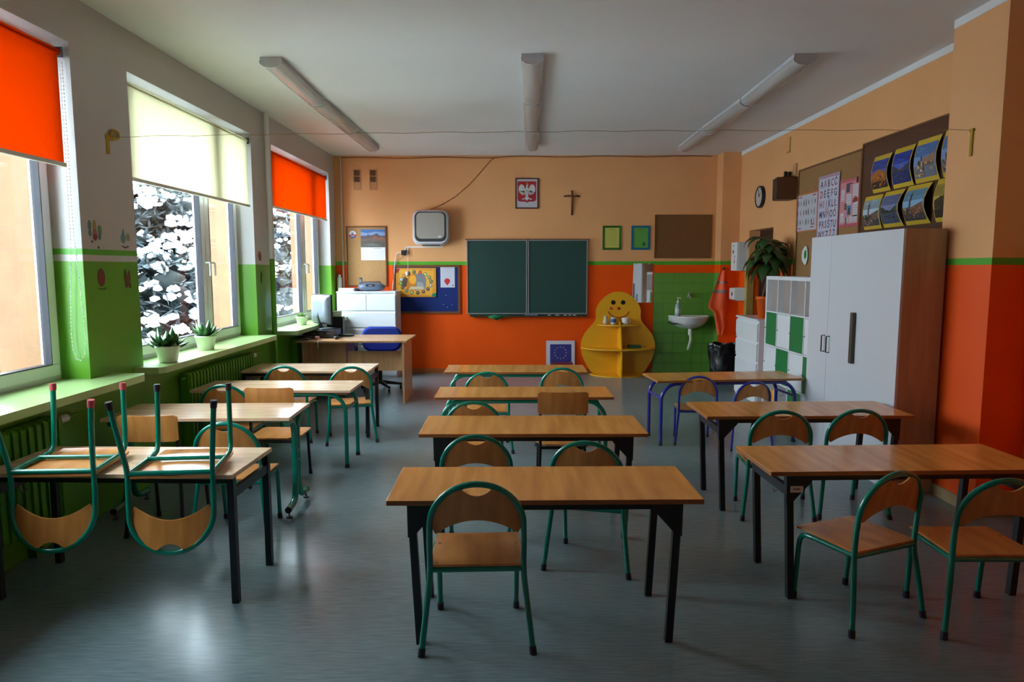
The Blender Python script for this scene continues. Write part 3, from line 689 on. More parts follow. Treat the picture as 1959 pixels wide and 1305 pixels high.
def draw_honey(f, mb, n):
    f(rect(0, 0, 1, 1), (.72, .30, .02)); f([(.05, .1), (.9, .05), (.95, .9), (.1, .95)], (.85, .42, .04), 2)
    f([(.28, .25), (.5, .22), (.5, .80), (.35, .78), (.24, .55)], (.60, .20, .01), 3); f(disc(.42, .6, .09, 12, .16), (.85, .40, .02), 4)
    f([(.5, .22), (.74, .28), (.76, .62), (.68, .80), (.5, .80)], (.22, .22, .24), 3); f([(.52, .24), (.72, .3), (.66, .5), (.52, .52)], (.36, .36, .36), 4)
    f([(.32, .26), (.7, .26), (.66, .36), (.36, .36)], (.65, .55, .35), 5); f([(.14, .5), (.22, .72), (.3, .62), (.26, .36), (.16, .3)], (.10, .06, .03), 4)
    cs = [(.25, .3, .12), (.35, .45, .12), (.65, .06, .04), (.10, .14, .08), (.45, .12, .08), (.55, .22, .05), (.38, .48, .6), (.16, .38, .08), (.12, .10, .08), (.22, .24, .12), (.28, .38, .1), (.12, .1, .05), (.3, .08, .06), (.14, .09, .06), (.4, .38, .3), (.12, .2, .08)]
    for k, c in enumerate(cs):
        a = 2*PI*k/len(cs)+.5; x, y = .5+.38*math.cos(a), .5+.36*math.sin(a)
        f(disc(x, y, .047, 14, .068), (.10, .08, .04), 5); f(disc(x, y, .038, 12, .055), c, 6); f(disc(x-.01, y+.01, .018, 6, .024), tuple(min(1, q*2.2+.05) for q in c), 7)
    f([(0, 1), (.10, .96), (.04, .82), (0, .84)], (.28, .01, .01), 8); f([(1, 0), (.88, .03), (.92, .12), (1, .14)], (.0, .22, .13), 8); f(disc(.93, .95, .012, 8, .02), (.8, .65, .1), 9)
paper(BACK, -1.812, -1.206, 1.164, 1.60, .027, 'insect_poster', 'yellow poster with a ring of small round pictures around a centre scene', 'poster', draw_honey)
def draw_balloon(f, mb, n):
    f(rect(0, 0, 1, 1), (.60, .62, .72)); f([(.25, .30), (.33, .40), (.5, .43), (.65, .38), (.68, .28), (.50, .10), (.38, .16)], (.60, .02, .03), 2)
    f(disc(.86, .10, .045, 10, .03), (.02, .02, .05), 2)
    for k in range(5): f(rect(.26+k*.11, .87, .32+k*.11, .90), (.40, .42, .52), 2)
paper(BACK, -1.14, -.925, 1.306, 1.63, .015, 'balloon_sheet', 'white sheet with a red balloon, pinned at the right of the blue board', 'paper', draw_balloon)

# wall-mounted fan heater
c = V((-1.26, YB, 1.933)); t = thing('air_heater', c, 'rounded white wall heater with a grey metallic front panel', 'heater')
def rr(w, h, r, n=6, cx=0, cz=0, bulge=0):
    out = []
    for (sx, sz, a0) in ((1, 1, 0), (-1, 1, PI/2), (-1, -1, PI), (1, -1, 3*PI/2)):
        for k in range(n+1):
            a = a0+PI/2*k/n; out.append((cx+sx*(w-r)+r*math.cos(a), cz+sz*(h-r)+r*math.sin(a)))
    return out
def loft(mb, rings):
    n = len(rings[0][0]); vs = []; fs = []
    for poly, y in rings: vs += [(p[0], y, p[1]) for p in poly]
    for i in range(len(rings)-1):
        for k in range(n): fs.append((i*n+k, i*n+(k+1) % n, (i+1)*n+(k+1) % n, (i+1)*n+k))
    mb._add(vs, fs, True); mb._add([(p[0], rings[-1][1], p[1]) for p in rings[-1][0]], [tuple(range(n))]); mb._add([(p[0], rings[0][1], p[1]) for p in rings[0][0]], [tuple(range(n))]); return mb
body = loft(MB(), [(rr(.20, .20, .09, 6, 0, .26), 0), (rr(.262, .255, .10, 6, 0, .26), -.05), (rr(.272, .26, .11, 6, 0, .26), -.13), (rr(.25, .235, .11, 6, 0, .265), -.19)])
M['heater'] = mat('light_grey_heater_plastic', (.62, .63, .68), .35)
body.build('body', M['heater'], t)
loft(MB(), [(rr(.235, .222, .085, 6, 0, .272), -.188), (rr(.228, .215, .08, 6, 0, .272), -.200)]).build('dark_surround', M['darkgrey'], t)
M['heater_face'] = mat('brushed_grey_metal', (.42, .40, .36), .4, metal=.35)
loft(MB(), [(rr(.208, .192, .07, 6, 0, .285), -.198), (rr(.204, .188, .065, 6, 0, .285), -.206)]).build('front_panel', M['heater_face'], t)
MB().box(-.13, .13, -.15, -.04, -.004, .006).build('vent', M['black'], t)
MB().prism(rr(.026, .011, .008, 4, .135, .125), 'y', -.206, -.209).build('badge', M['white'], t)
# power socket and cables
o = MB().box(-1.67, -1.62, YB-.012, YB, 1.80, 1.90).build('cable_duct', M['white'], None, (-1.645, YB, 1.80)); tag(o, 'white cable duct stub with a socket under the heater', 'cable duct')
o = MB().box(-1.722, -1.652, YB-.055, YB-.002, 1.79, 1.865, .006).build('plug_socket', M['black'], None, (-1.687, YB, 1.79)); tag(o, 'black adapter plugged in below the heater', 'adapter')
o = MB().box(-1.645, -1.10, YB-.012, YB, 1.905, 1.922).box(-1.655, -1.64, YB-.012, YB, 1.84, 1.922).build('cable_duct', M['white'], None, (-1.3, YB, 1.905)); tag(o, 'slim white cable duct running under the heater', 'cable duct')
o = MB().tube([(-1.70, YB-.03, 1.85), (-1.80, YB-.02, 1.815), (-1.815, YB-.02, 1.74), (-1.84, YB-.05, 1.45), (-1.86, YB-.09, 1.265)], .005, 6).build('cable', M['white'], None, (-1.86, YB-.09, 1.265)); tag(o, 'white cable dropping from the adapter behind the drawers', 'cable')
o = MB().tube([(-1.65, YB-.03, 1.80), (-1.72, YB-.02, 1.76), (-1.79, YB-.02, 1.70), (-1.815, YB-.02, 1.60)], .003, 6).build('cable', M['darkgrey'], None, (-1.815, YB-.02, 1.60)); tag(o, 'thin grey cable slanting down from the adapter', 'cable')
lamp = MB().tube([(-1.625, YB-.03, 1.80), (-1.625, YB-.03, 1.545)], .003, 6).blob((-1.64, YB-.04, 1.515), .028, 2, (.8, .6, 1.3), .2, 3).build('hanging_pendant', M['white'], None, (-1.625, YB-.03, 1.48)); tag(lamp, 'white air freshener hanging on a cord over the yellow poster', 'pendant')
# slack black wire from ceiling to heater and along the ceiling line
pts = [(-1.304, YB-.02, 2.455), (-1.10, YB-.015, 2.54), (-.90, YB-.01, 2.66), (-.70, YB-.01, 2.83), (-.52, YB-.01, 3.02), (-.38, YB-.01, 3.18), (-.29, YB-.01, 3.235)]
o = MB().tube(pts, .004, 6).build('wire', M['frame_wood'], None, pts[0]); tag(o, 'thin wire rising from the heater to the ceiling', 'wire')
pts = [(-2.6+k*.25, YB-.008, 3.225+.008*math.sin(k*1.3)+(.012 if k > 9 else 0)) for k in range(23)]
o = MB().tube(pts, .005, 6).build('wire', M['frame_wood'], None, pts[0]); tag(o, 'brown wire running along the top of the back wall', 'wire')
# ventilation grilles
for (u, lb) in ((-2.365, 'left one of two brick-sized vent grilles by the ceiling'), (-2.127, 'right one of two brick-sized vent grilles by the ceiling')):
    c = V((u, YB, 2.754)); t = thing('vent_grille', c, lb, 'vent', 0, 'wall vent grilles')
    M.setdefault('vent', mat('peach_painted_grille', (.62, .32, .14), .6))
    mb = MB(); frame_w(mb, BACK, u-.058, u+.058, 2.754, 3.06, .014, 0, .012); mb.build('frame', M['vent'], t, c)
    mb = MB(); wbox(mb, BACK, u-.046, u+.046, 2.766, 3.05, .0, .002); mb.build('backing', M['black'], t, c)
    mb = MB()
    for k in range(4): wbox(mb, BACK, u-.030+k*.0195, u-.026+k*.0195, 2.768, 3.046, .002, .008)
    for v in (2.86, 2.953): wbox(mb, BACK, u-.044, u+.044, v, v+.012, .002, .009)
    mb.build('bars', M['vent'], t, c)
    mb = MB(); wbox(mb, BACK, u-.044, u+.044, 2.768, 2.86, .002, .006); mb.build('shutter', M['vent'], t, c)
# emblem picture: white crowned eagle on red
u0, u1, v0, v1 = -.01, .333, 2.478, 2.926
c = V(((u0+u1)/2, YB, v0)); t = thing('framed_emblem', c, 'framed emblem, white crowned eagle on a red shield', 'picture')
M['dark_red_wood'] = mat('dark_red_frame', (.07, .012, .01), .4)
mb = MB(); frame_w(mb, BACK, u0, u1, v0, v1, .016, 0, .018); mb.build('frame', M['dark_red_wood'], t, c)
mb = MB(); mb.col = (.55, .53, .56); wbox(mb, BACK, u0+.01, u1-.01, v0+.01, v1-.01, 0, .010); mb.col = None
cx = (u0+u1)/2; F = lambda pts, col, k: wpoly(mb, BACK, [(cx+a*.001, v0+.10+b*.001) for a, b in pts], .0102+k*.0004, col)
F([(-138, 300), (138, 300), (138, 45), (130, 18), (105, 5), (25, 2), (0, -14), (-25, 2), (-105, 5), (-130, 18), (-138, 45)], (.42, .015, .02), 1)
W_ = (.62, .64, .62)
for s in (-1, 1):
    F([(s*14, 170), (s*30, 200), (s*45, 235), (s*70, 256), (s*92, 254), (s*112, 236), (s*122, 205), (s*124, 170), (s*120, 150), (s*104, 165), (s*60, 175), (s*30, 140)], W_, 2)
    for k in range(7):
        a = -.15-k*.27; r = 128-k*5; x0, y0 = s*(18+34*math.cos(a*.6)), 168+10*math.sin(a)
        F([(x0-s*6, y0+8), (s*(14+r*.86*math.cos(a)), 172+r*.72*math.sin(a)+6), (s*(14+r*.80*math.cos(a-.07)), 172+r*.74*math.sin(a-.07)-6), (x0-s*10, y0-16)], W_, 2)
    F([(s*18, 75), (s*44, 52), (s*66, 48), (s*82, 36), (s*62, 36), (s*58, 22), (s*46, 38), (s*20, 58)], W_, 3)
    F([(s*40, 190), (s*62, 222), (s*52, 190)], (.30, .34, .32), 3)
F([(-26, 180), (-14, 215), (-12, 240), (0, 258), (16, 256), (26, 246), (14, 240), (12, 222), (26, 180), (24, 110), (12, 70), (-12, 70), (-24, 110)], W_, 3)
F([(-12, 75), (-30, 28), (-14, 34), (0, 8), (14, 34), (30, 28), (12, 75)], W_, 3)
F([(-10, 262), (-14, 284), (-4, 274), (2, 290), (8, 274), (18, 284), (14, 262)], (.55, .35, .08), 4)
F([(-8, 180), (8, 180), (5, 90), (-5, 90)], (.34, .38, .36), 4)
mb.build('print', M['print'], t, c)
# crucifix
c = V((.832, YB, 2.38)); t = thing('crucifix', c, 'small dark wooden crucifix with a figure, above the blackboard', 'crucifix')
MB().box(.820, .848, YB-.016, YB, 2.38, 2.742, .003).build('upright', M['brown_wood'], t, c)
MB().box(.712, .955, YB-.016, YB, 2.648, 2.672, .003).build('crossbar', M['brown_wood'], t, c)
mb = MB(); y = YB-.026
mb.tube([(.834, y, 2.66), (.834, y, 2.60), (.836, y, 2.545), (.832, y-.004, 2.50), (.834, y, 2.45)], [.012, .013, .010, .008, .005], 8).blob((.834, y-.004, 2.688), .014, 2, (1, 1, 1.2))
mb.tube([(.765, y, 2.68), (.80, y, 2.665), (.834, y, 2.652), (.868, y, 2.665), (.903, y, 2.68)], [.004, .006, .007, .006, .004], 6)
mb.build('figure', M['frame_wood'], t, c)
# blackboard
u0, u1, v0, v1 = -.742, 1.072, .905, 2.018
c = V(((u0+u1)/2, YB, v0)); t = thing('chalkboard', c, 'green two-panel chalkboard with aluminium frame on the orange wall', 'chalkboard')
um = .172
for (a, b) in ((u0, um-.006), (um+.006, u1)):
    mb = MB(); wbox(mb, BACK, a+.012, b-.012, v0+.012, v1-.012, .01, .035); p = mb.build('panel', M['chalk'], t, c)
    mb = MB(); frame_w(mb, BACK, a, b, v0, v1, .016, .005, .045); mb.build('frame', M['alu'], p, c)
mb = MB(); wbox(mb, BACK, u0-.02, u1+.02, v1, v1+.012, 0, .05); mb.build('top_rail', M['frame_wood'], t, c)
mb = MB(); wbox(mb, BACK, u0+.05, u1-.01, v0-.035, v0-.004, 0, .06); wbox(mb, BACK, u0+.05, u1-.01, v0-.035, v0-.02, .06, .085); mb.build('chalk_tray', mat('dark_green_tray', (.006, .03, .02), .5), t, c)
def hgrid(mb, fn, nu=14, nv=8, th=(0, 0, .003)): return mb.grid(fn, nu, nv, th)
mb = MB(); mb.grid(lambda u, v: V((-.41+.26*u+.02*math.sin(v*5), YB-.09-.03*math.sin(u*6)*v, v0-.012-.075*v*(1-abs(u-.5)*1.3)-.006*math.sin(u*14))), 16, 6, (0, .003, 0))
o = mb.build('cloth', mat('green_cloth', (.01, .20, .07), .9), None, (-.28, YB-.09, v0-.08)); tag(o, 'crumpled green wiping cloth hanging from the chalk tray', 'cloth')
o = MB().box(.13, .33, YB-.083, YB-.062, v0-.02, v0+.004, .003).build('pointer_ruler', M['silver'], None, (.23, YB-.07, v0-.02)); tag(o, 'grey duster lying in the middle of the chalk tray', 'duster')
for k, (u, l) in enumerate(((.50, .05), (.62, .06), (.74, .05), (.81, .035), (.88, .05))):
    o = MB().cyl((u-l/2, YB-.073, v0-.014), (u+l/2, YB-.073, v0-.014), .006, 8).build('chalk', M['white'], None, (u, YB-.073, v0-.02)); tag(o, 'white chalk stick on the tray, %s counting from the duster' % ('first', 'second', 'third', 'fourth', 'fifth and last')[k], 'chalk', 'chalk pieces')
# small framed sheets
for (u0, u1, cf, cp, lb) in ((1.296, 1.576, (.03, .14, .01), (.62, .60, .12), 'yellow sheet of text in a dark green frame'), (1.726, 2.007, (.0, .15, .28), (.12, .38, .06), 'green sheet of text in a blue frame')):
    v0, v1 = 1.866, 2.225; c = V(((u0+u1)/2, YB, v0)); t = thing('framed_sheet', c, lb, 'picture', 0)
    mb = MB(); frame_w(mb, BACK, u0, u1, v0, v1, .032, 0, .014); mb.build('frame', mat('painted_frame', cf, .5), t, c)
    mb = MB(); mb.col = cp; wbox(mb, BACK, u0+.02, u1-.02, v0+.02, v1-.02, 0, .008); mb.col = None
    for k in range(14):
        if cp[0] > .5: wpoly(mb, BACK, rect(u0+.055, v1-.07-k*.017, u1-.05-(k*37 % 5)*.008, v1-.066-k*.017), .0084, tuple(q*.6 for q in cp))
    wpoly(mb, BACK, rect(u0+.09, v1-.060, u1-.09, v1-.052), .0084, tuple(q*.5 for q in cp))
    if cp[0] < .5:
        wpoly(mb, BACK, rect(u0+.17, v0+.06, u1-.07, v0+.11), .0084, (.02, .12, .03))
        for k in range(5): wpoly(mb, BACK, rect(u0+.06, v1-.09-k*.02, u1-.06, v1-.087-k*.02), .0084, (.09, .31, .05))
    mb.build('sheet', M['print'], t, c)
# mirror
c = V((1.903, YB, 1.075)); t = thing('mirror', c, 'frameless wall mirror with a cut curved edge above the yellow shelf', 'mirror')
MB().prism([(1.752, 1.075), (2.054, 1.075), (2.054, 1.665), (1.768, 1.665)], 'y', YB-.004, YB-.010).build('glass', M['mirror'], t, c)
for (u, v) in ((1.80, 1.08), (2.0, 1.08), (1.80, 1.66), (2.0, 1.66)): MB().box(u-.008, u+.008, YB-.013, YB, v-.012, v+.008).build('clip', M['alu'], t, c)
# EU flag poster leaning on the wall
c = V((.675, YB-.06, 0)); t = thing('flag_poster', c, 'poster with a ring of gold stars on blue, leaning at the wall', 'poster')
MB().box(-.217, .217, -.006, 0, 0, .50).build('board', mat('white_card', (.62, .62, .68), .6), t)
mb = MB(); mb.col = (.035, .03, .22); mb._add([(-.158, -.0066, .07), (.165, -.0066, .07), (.165, -.0066, .445), (-.158, -.0066, .445)], [(0, 1, 2, 3)])
mb.col = (.65, .60, .22)
for k in range(12):
    a = 2*PI*k/12; cx, cz = .0+.088*math.sin(a), .315+.088*math.cos(a)
    mb._add([(cx+(.0115 if q % 2 == 0 else .0050)*math.sin(PI*q/5), -.0071, cz+(.0115 if q % 2 == 0 else .0050)*math.cos(PI*q/5)) for q in range(10)], [tuple(range(10))])
mb.build('flag_print', M['print'], t)
t.rotation_euler = (-.10, 0, 0)
o = MB().box(.52, .85, YB-.22, YB-.17, 0.0, .19, .004).build('wooden_box', mat('dark_red_box', (.22, .02, .04), .5), None, (.685, YB-.2, 0)); tag(o, 'dark red box on the floor in front of the flag poster', 'box')

# yellow snowman shelf
c = V((1.53, 10.32, 0)); t = thing('clown_shelf', c, 'yellow figure-shaped corner shelf with a smiling face', 'shelf')
def outline():
    T = [(0, .30), (.012, .36), (.05, .41), (.12, .455), (.21, .505), (.30, .54), (.40, .56), (.48, .555), (.55, .535), (.62, .50), (.68, .455), (.735, .405), (.78, .365), (.82, .342), (.86, .333), (.90, .334), (.95, .336), (1.0, .328), (1.05, .305), (1.10, .272), (1.14, .235), (1.18, .19), (1.21, .145), (1.232, .095), (1.243, .05), (1.246, 0)]
    return [(x, z) for z, x in T]+[(-x, z) for z, x in T[::-1][1:]]
MB().prism(outline(), 'y', 0, -.018).build('back_panel', M['yellow'], t)
dv = [(0, 0), (-.40, 0)]+[(-.40-.03*math.sin(PI*k/14)*1.0+.34*(k/14)**2.2*.55, .80*k/14) for k in range(1, 14)]+[(-.20, .80), (-.02, .83), (0, .83)]
MB().prism([(y, z) for y, z in dv], 'x', -.009, .009).build('divider', M['yellow'], t)
for (z, r, dp) in ((.0, .42, .36), (.40, .555, .40), (.745, .31, .26)):
    for s in (-1, 1):
        poly = [(s*.009, 0)]+[(s*(r*math.cos(a)), -.018-dp*math.sin(a)) for a in [PI/2*k/12 for k in range(12)]]+[(s*.009, -.018-dp)]
        MB().prism(poly, 'z', z, z+.018).build('shelf_board', M['yellow'], t)
fp = M['print']
for s in (-1, 1): MB().cyl((s*.073-.005, -.018, 1.085), (s*.073-.005, -.021, 1.085), .034, 20).build('eye', M['black'], t)
MB().blob((.002, -.02, .995), .028, 2, (1, .5, .9)).build('nose', mat('red_nose', (.55, .04, .01), .5), t)
sm = [(.165*math.sin(a), -.021, .995-.135*math.cos(a)) for a in [-1.25+2.5*k/20 for k in range(21)]]
MB().tube([p for p in sm], .006, 6).build('mouth', mat('red_paint', (.5, .02, .01), .5), t)
MB().prism([(-.135, .99), (-.10, .972), (-.075, .985), (-.10, 1.01), (-.115, 1.03), (-.12, 1.01)], 'y', -.0185, -.021).build('red_mark', mat('red_mark_paint', (.5, .02, .01), .5), t)
# things on it
def at_shelf(x, y, z): return (1.53+x, 10.32+y, z)
def lathe_thing(name, loc, prof, m, label, cat, group=None, n=20):
    o = MB().lathe(prof, (0, 0, 0), n).build(name, m); o.location = loc; tag(o, label, cat, group); return o
o = lathe_thing('glass_jar', at_shelf(-.09, -.14, .763), [(.001, 0), (.035, 0), (.042, .02), (.042, .09), (.036, .10), (.036, .11), (.001, .112)], mat('clear_glass_jar', (.6, .6, .6), .1, spec=.8), 'glass jar with a blue band on the top left board of the yellow shelf', 'jar')
MB().lathe([(.0425, .035), (.0435, .037), (.0435, .085), (.0425, .087)], (0, 0, 0), 20).build('blue_band', mat('blue_label', (.03, .14, .35), .4), o)
lathe_thing('snowman_figurine', at_shelf(-.20, -.10, .763), [(.001, 0), (.03, .005), (.043, .03), (.038, .06), (.022, .078), (.03, .10), (.024, .12), (.012, .132), (.001, .135)], mat('pale_glaze', (.7, .55, .38), .3), 'small pale round figurine at the far left of the yellow shelf top board', 'figurine')
o = lathe_thing('mug', at_shelf(.085, -.12, .763), [(.001, 0), (.045, 0), (.05, .015), (.052, .10), (.047, .10), (.044, .02), (.001, .015)], M['ceramic'], 'white mug on the yellow shelf under the smiling mouth', 'mug')
MB().tube(arc((.05, 0, .052), .026, -PI/2, PI/2, 8), .006, 8).build('handle', M['ceramic'], o)
o = MB().box(-.09, .09, -.05, .05, 0, .045, .004).build('green_box', mat('green_cardboard', (.01, .12, .05), .5)); o.location = at_shelf(.22, -.18, .418); o.rotation_euler = (0, 0, .15); tag(o, 'flat dark green box on the middle board of the yellow shelf', 'box')

# wash basin, tap, soap, vest, bin
c = V((2.60, YB-.013, .50)); t = thing('wash_basin', c, 'white wall-hung wash basin on the green tiles', 'sink')
mb = MB()
def bowl(u, v):
    a = PI*u; r = [.0, .35, .62, .82, .95, 1.0][0] if v == 0 else v
    z = .37-.19*(1-v**2.2)**.6
    return V((-.29*r*math.cos(a), -.43*r*math.sin(a)**.85-.0, z))
mb.grid(bowl, 24, 10, (0, 0, .012)); mb.box(-.29, .29, -.03, 0, .30, .385, .004)
mb.tube([(-.29*math.cos(PI*k/24), -.43*math.sin(PI*k/24)**.85, .375) for k in range(25)], .012, 8)
mb.build('bowl', M['ceramic'], t)
mb = MB().tube([(0, -.16, .19), (0, -.16, .10)], .03, 12).tube([(0, -.16, .12), (.012, -.16, .05), (.0, -.16, -.02), (-.01, -.13, -.09), (-.01, -.10, -.12)], .02, 12)
mb.build('waste_pipe', M['pot'], t)
MB().box(-.31, -.22, -.30, 0, .27, .285).build('bracket', M['black'], t)
o = MB().tube([(2.60, YB-.01, 1.175), (2.60, YB-.10, 1.175), (2.60, YB-.13, 1.165), (2.60, YB-.15, 1.14)], .012, 10).cyl((2.60, YB-.05, 1.18), (2.60, YB-.05, 1.215), .01, 10).cyl((2.58, YB-.05, 1.215), (2.63, YB-.05, 1.225), .008, 8).cyl((2.60, YB-.012, 1.175), (2.60, YB-.02, 1.175), .028, 16).build('tap', M['alu'], None, (2.60, YB-.013, 1.14)); tag(o, 'small chrome wall tap over the basin', 'tap')
o = lathe_thing('soap_bottle', (2.385, YB-.27, .875), [(.001, 0), (.036, 0), (.04, .01), (.04, .15), (.034, .18), (.016, .20), (.014, .215), (.001, .216)], mat('cloudy_soap_bottle', (.38, .46, .50), .25), 'tall pump soap bottle standing on the left of the basin', 'soap bottle')
mb = MB().lathe([(.017, .212), (.017, .235), (.006, .24), (.006, .275), (.012, .278), (.012, .288), (.001, .29)]).tube([(0, 0, .283), (.03, -.01, .283), (.042, -.012, .272)], .005, 8); mb.build('pump', M['white'], o)
MB().lathe([(.0405, .06), (.041, .061), (.041, .125), (.0405, .126)]).build('label', mat('pale_label', (.6, .62, .6), .5), o)
# orange vest on a hook
o = MB().cyl((3.03, YB-.31, 1.58), (3.03, YB-.36, 1.59), .018, 12).build('coat_hook', M['brown_wood'], None, (3.03, YB-.31, 1.56)); tag(o, 'brown round coat hook on the wall pillar holding the vest', 'hook')
c = V((3.0, YB-.36, .62)); t = thing('hi_vis_vest', c, 'orange high-visibility vest with two grey reflective stripes, hanging from a hook', 'vest')
def wl(v):   # left / right edge at relative height v (0 bottom .. 1 top)
    zs = [(0, -.05, .03), (.12, -.075, .075), (.36, -.11, .075), (.42, -.19, .085), (.5, -.185, .09), (.66, -.14, .092), (.8, -.09, .085), (.93, -.05, .06), (1, -.012, .03)]
    for k in range(len(zs)-1):
        if zs[k][0] <= v <= zs[k+1][0]:
            f = (v-zs[k][0])/(zs[k+1][0]-zs[k][0]); return zs[k][1]+(zs[k+1][1]-zs[k][1])*f, zs[k][2]+(zs[k+1][2]-zs[k][2])*f
def vest(u, v, dy=0):
    a, b = wl(v); x = a+(b-a)*u
    return V((x, dy-.022*math.sin(u*9+v*3)*(.5+.5*v)-.02*math.sin(v*11+u*2)*(1-v)-.025*math.sin(PI*u), v*.94))
MB().grid(lambda u, v: vest(u, v), 22, 40, (0, .006, 0)).build('fabric', M['vest'], t)
for (va, vb) in ((.655, .70), (.80, .83)):
    MB().grid(lambda u, v, va=va, vb=vb: vest(u, va+(vb-va)*v-.02*u*0, -.004), 22, 3, (0, .003, 0)).build('reflective_stripe', M['reflect'], t)
# black bin bag
c = V((2.91, 9.66, 0)); t = thing('rubbish_bin', c, 'rubbish bin lined with a glossy black bag in the back right corner', 'bin')
def bagf(u, v):
    a = 2*PI*u; r = (.155+.03*v)*(1+.05*math.sin(a*5+v*6)+.03*math.sin(a*11-v*9)+.05*math.cos(4*a))
    z = .54*v+.012*math.sin(a*4)*v
    return V((r*1.03*math.cos(a), r*.8*math.sin(a), z))
MB().grid(bagf, 48, 14).grid(lambda u, v: V(bagf(u, 1))*(1, )[0] if False else V((bagf(u, 1).x*(1+.04*math.sin(PI*v)), bagf(u, 1).y*(1+.04*math.sin(PI*v)), bagf(u, 1).z-.09*v+.012*math.sin(PI*v)))*1, 48, 4).build('bag', M['bag'], t)
MB().lathe([(.13, .004), (.14, .006), (.155, .48), (.148, .48), (.13, .02), (.001, .02)]).build('bin_body', M['black'], t)

# ============================================================= back left corner
def drawers_tall(x0, x1, y0, y1, h, rows, axis, label, name='chest_of_drawers'):
    """front faces -y (axis 'y') or -x (axis 'x'); rows: list of (height, number of drawers)"""
    c = V(((x0+x1)/2, (y0+y1)/2, 0)); t = thing(name, c, label, 'chest of drawers')
    m = M['white_furn']
    if axis == 'y':
        MB().box(x0, x1, y0+.02, y1, 0, h-.02).build('carcass', m, t, c); MB().box(x0-.004, x1+.004, y0-.004, y1, h-.02, h, .003).build('top_panel', m, t, c)
    else:
        MB().box(x0+.02, x1, y0, y1, 0, h-.02).build('carcass', m, t, c); MB().box(x0-.004, x1, y0-.004, y1+.004, h-.02, h, .003).build('top_panel', m, t, c)
    z = h-.035
    for (rh, n) in rows:
        for k in range(n):
            if axis == 'y':
                a = x0+.006+(x1-x0-.012)*k/n; b = x0+.006+(x1-x0-.012)*(k+1)/n
                MB().prism([(y0, z-rh+.006), (y0, z-.03), (y0+.018, z-.004), (y0+.022, z-.004), (y0+.022, z-rh+.006)], 'x', a+.003, b-.003).build('drawer', m, t, c)
            else:
                a = y0+.006+(y1-y0-.012)*k/n; b = y0+.006+(y1-y0-.012)*(k+1)/n
                MB().prism([(x0, z-rh+.006), (x0, z-.03), (x0+.018, z-.004), (x0+.022, z-.004), (x0+.022, z-rh+.006)], 'y', a+.003, b-.003).build('drawer', m, t, c)
        z -= rh
    return t
drawers_tall(-2.60, -1.745, 9.97, 10.41, 1.262, [(.245, 2), (.245, 1), (.245, 1), (.245, 1), (.215, 1)], 'y', 'tall white chest of drawers behind the teacher desk')
tr = drawers_tall(2.807, 3.225, 8.00, 8.79, 1.0, [(.235, 1), (.235, 1), (.235, 1), (.235, 1)], 'x', 'white chest of drawers under the potted plant by the door')
mb = MB()
for z in (.955, .745): mb.col = (.4, .02, .02); mb._add([(2.8055, 8.755, z), (2.8055, 8.785, z), (2.8055, 8.785, z+.03), (2.8055, 8.755, z+.03)], [(0, 1, 2, 3)])
mb.col = (.01, .01, .06); mb._add([(2.8055, 8.755, .51), (2.8055, 8.785, .51), (2.8055, 8.785, .54), (2.8055, 8.755, .54)], [(0, 1, 2, 3)])
mb.build('colour_mark', M['print'], tr, tr.location)['kind'] = 'stuff'
ZT = 1.262
c = V((-2.12, 10.12, ZT)); t = thing('radio_player', c, 'grey-blue portable radio with rounded ends on the white chest', 'radio')
def rad(u, v):
    a = 2*PI*u; k = (1-abs(2*v-1)**3.2)**.45; x = (v-.5)*.40
    return V((x, .095*k*math.cos(a), .062+.062*k*math.sin(a)))
MB().grid(rad, 28, 24).build('body', mat('blue_grey_plastic', (.10, .13, .20), .35), t)
MB().tube([(-.14, 0, .118), (-.12, .0, .135), (.12, 0, .135), (.14, 0, .118)], .008, 8).build('handle', M['darkgrey'], t)
loft(MB(), [(rr(.07, .018, .017, 4, .0, .085), -.075), (rr(.065, .015, .014, 4, 0, .085), -.094)]).build('display', M['black'], t)
MB().prism(rr(.03, .009, .008, 4, 0, .085), 'y', -.094, -.0965).build('badge', M['silver'], t)
c = V((-2.30, 10.22, ZT)); t = thing('cordless_phone', c, 'black cordless phone standing behind the radio', 'phone')
MB().box(-.05, .05, -.05, .05, 0, .03, .008).build('base', M['black'], t); MB().box(-.023, .023, -.015, .015, .02, .20, .008).build('handset', M['darkgrey'], t); MB().box(-.017, .017, -.0165, -.015, .13, .17).build('screen', M['silver'], t)
o = MB().box(-.12, .12, -.09, .09, 0, .022, .003).box(-.115, .118, -.088, .085, .022, .045, .003).build('paper_stack', M['pot'], None); o.location = (-2.47, 10.14, ZT); tag(o, 'stack of paper on the left end of the white chest', 'papers')
o = MB().tube([(-1.835, 10.33, ZT), (-1.83, 10.34, 1.55), (-1.82, 10.36, 1.70)], .004, 6).build('antenna_rod', M['silver'], None, (-1.835, 10.33, ZT)); tag(o, 'thin upright rod at the right rear of the white chest', 'rod')
o = MB().blob((0, 0, .025), .03, 2, (1.3, .8, .8), .2, 4).build('stapler', M['darkgrey']); o.location = (-2.345, 10.06, ZT); tag(o, 'small dark lump beside the paper stack', 'stapler')
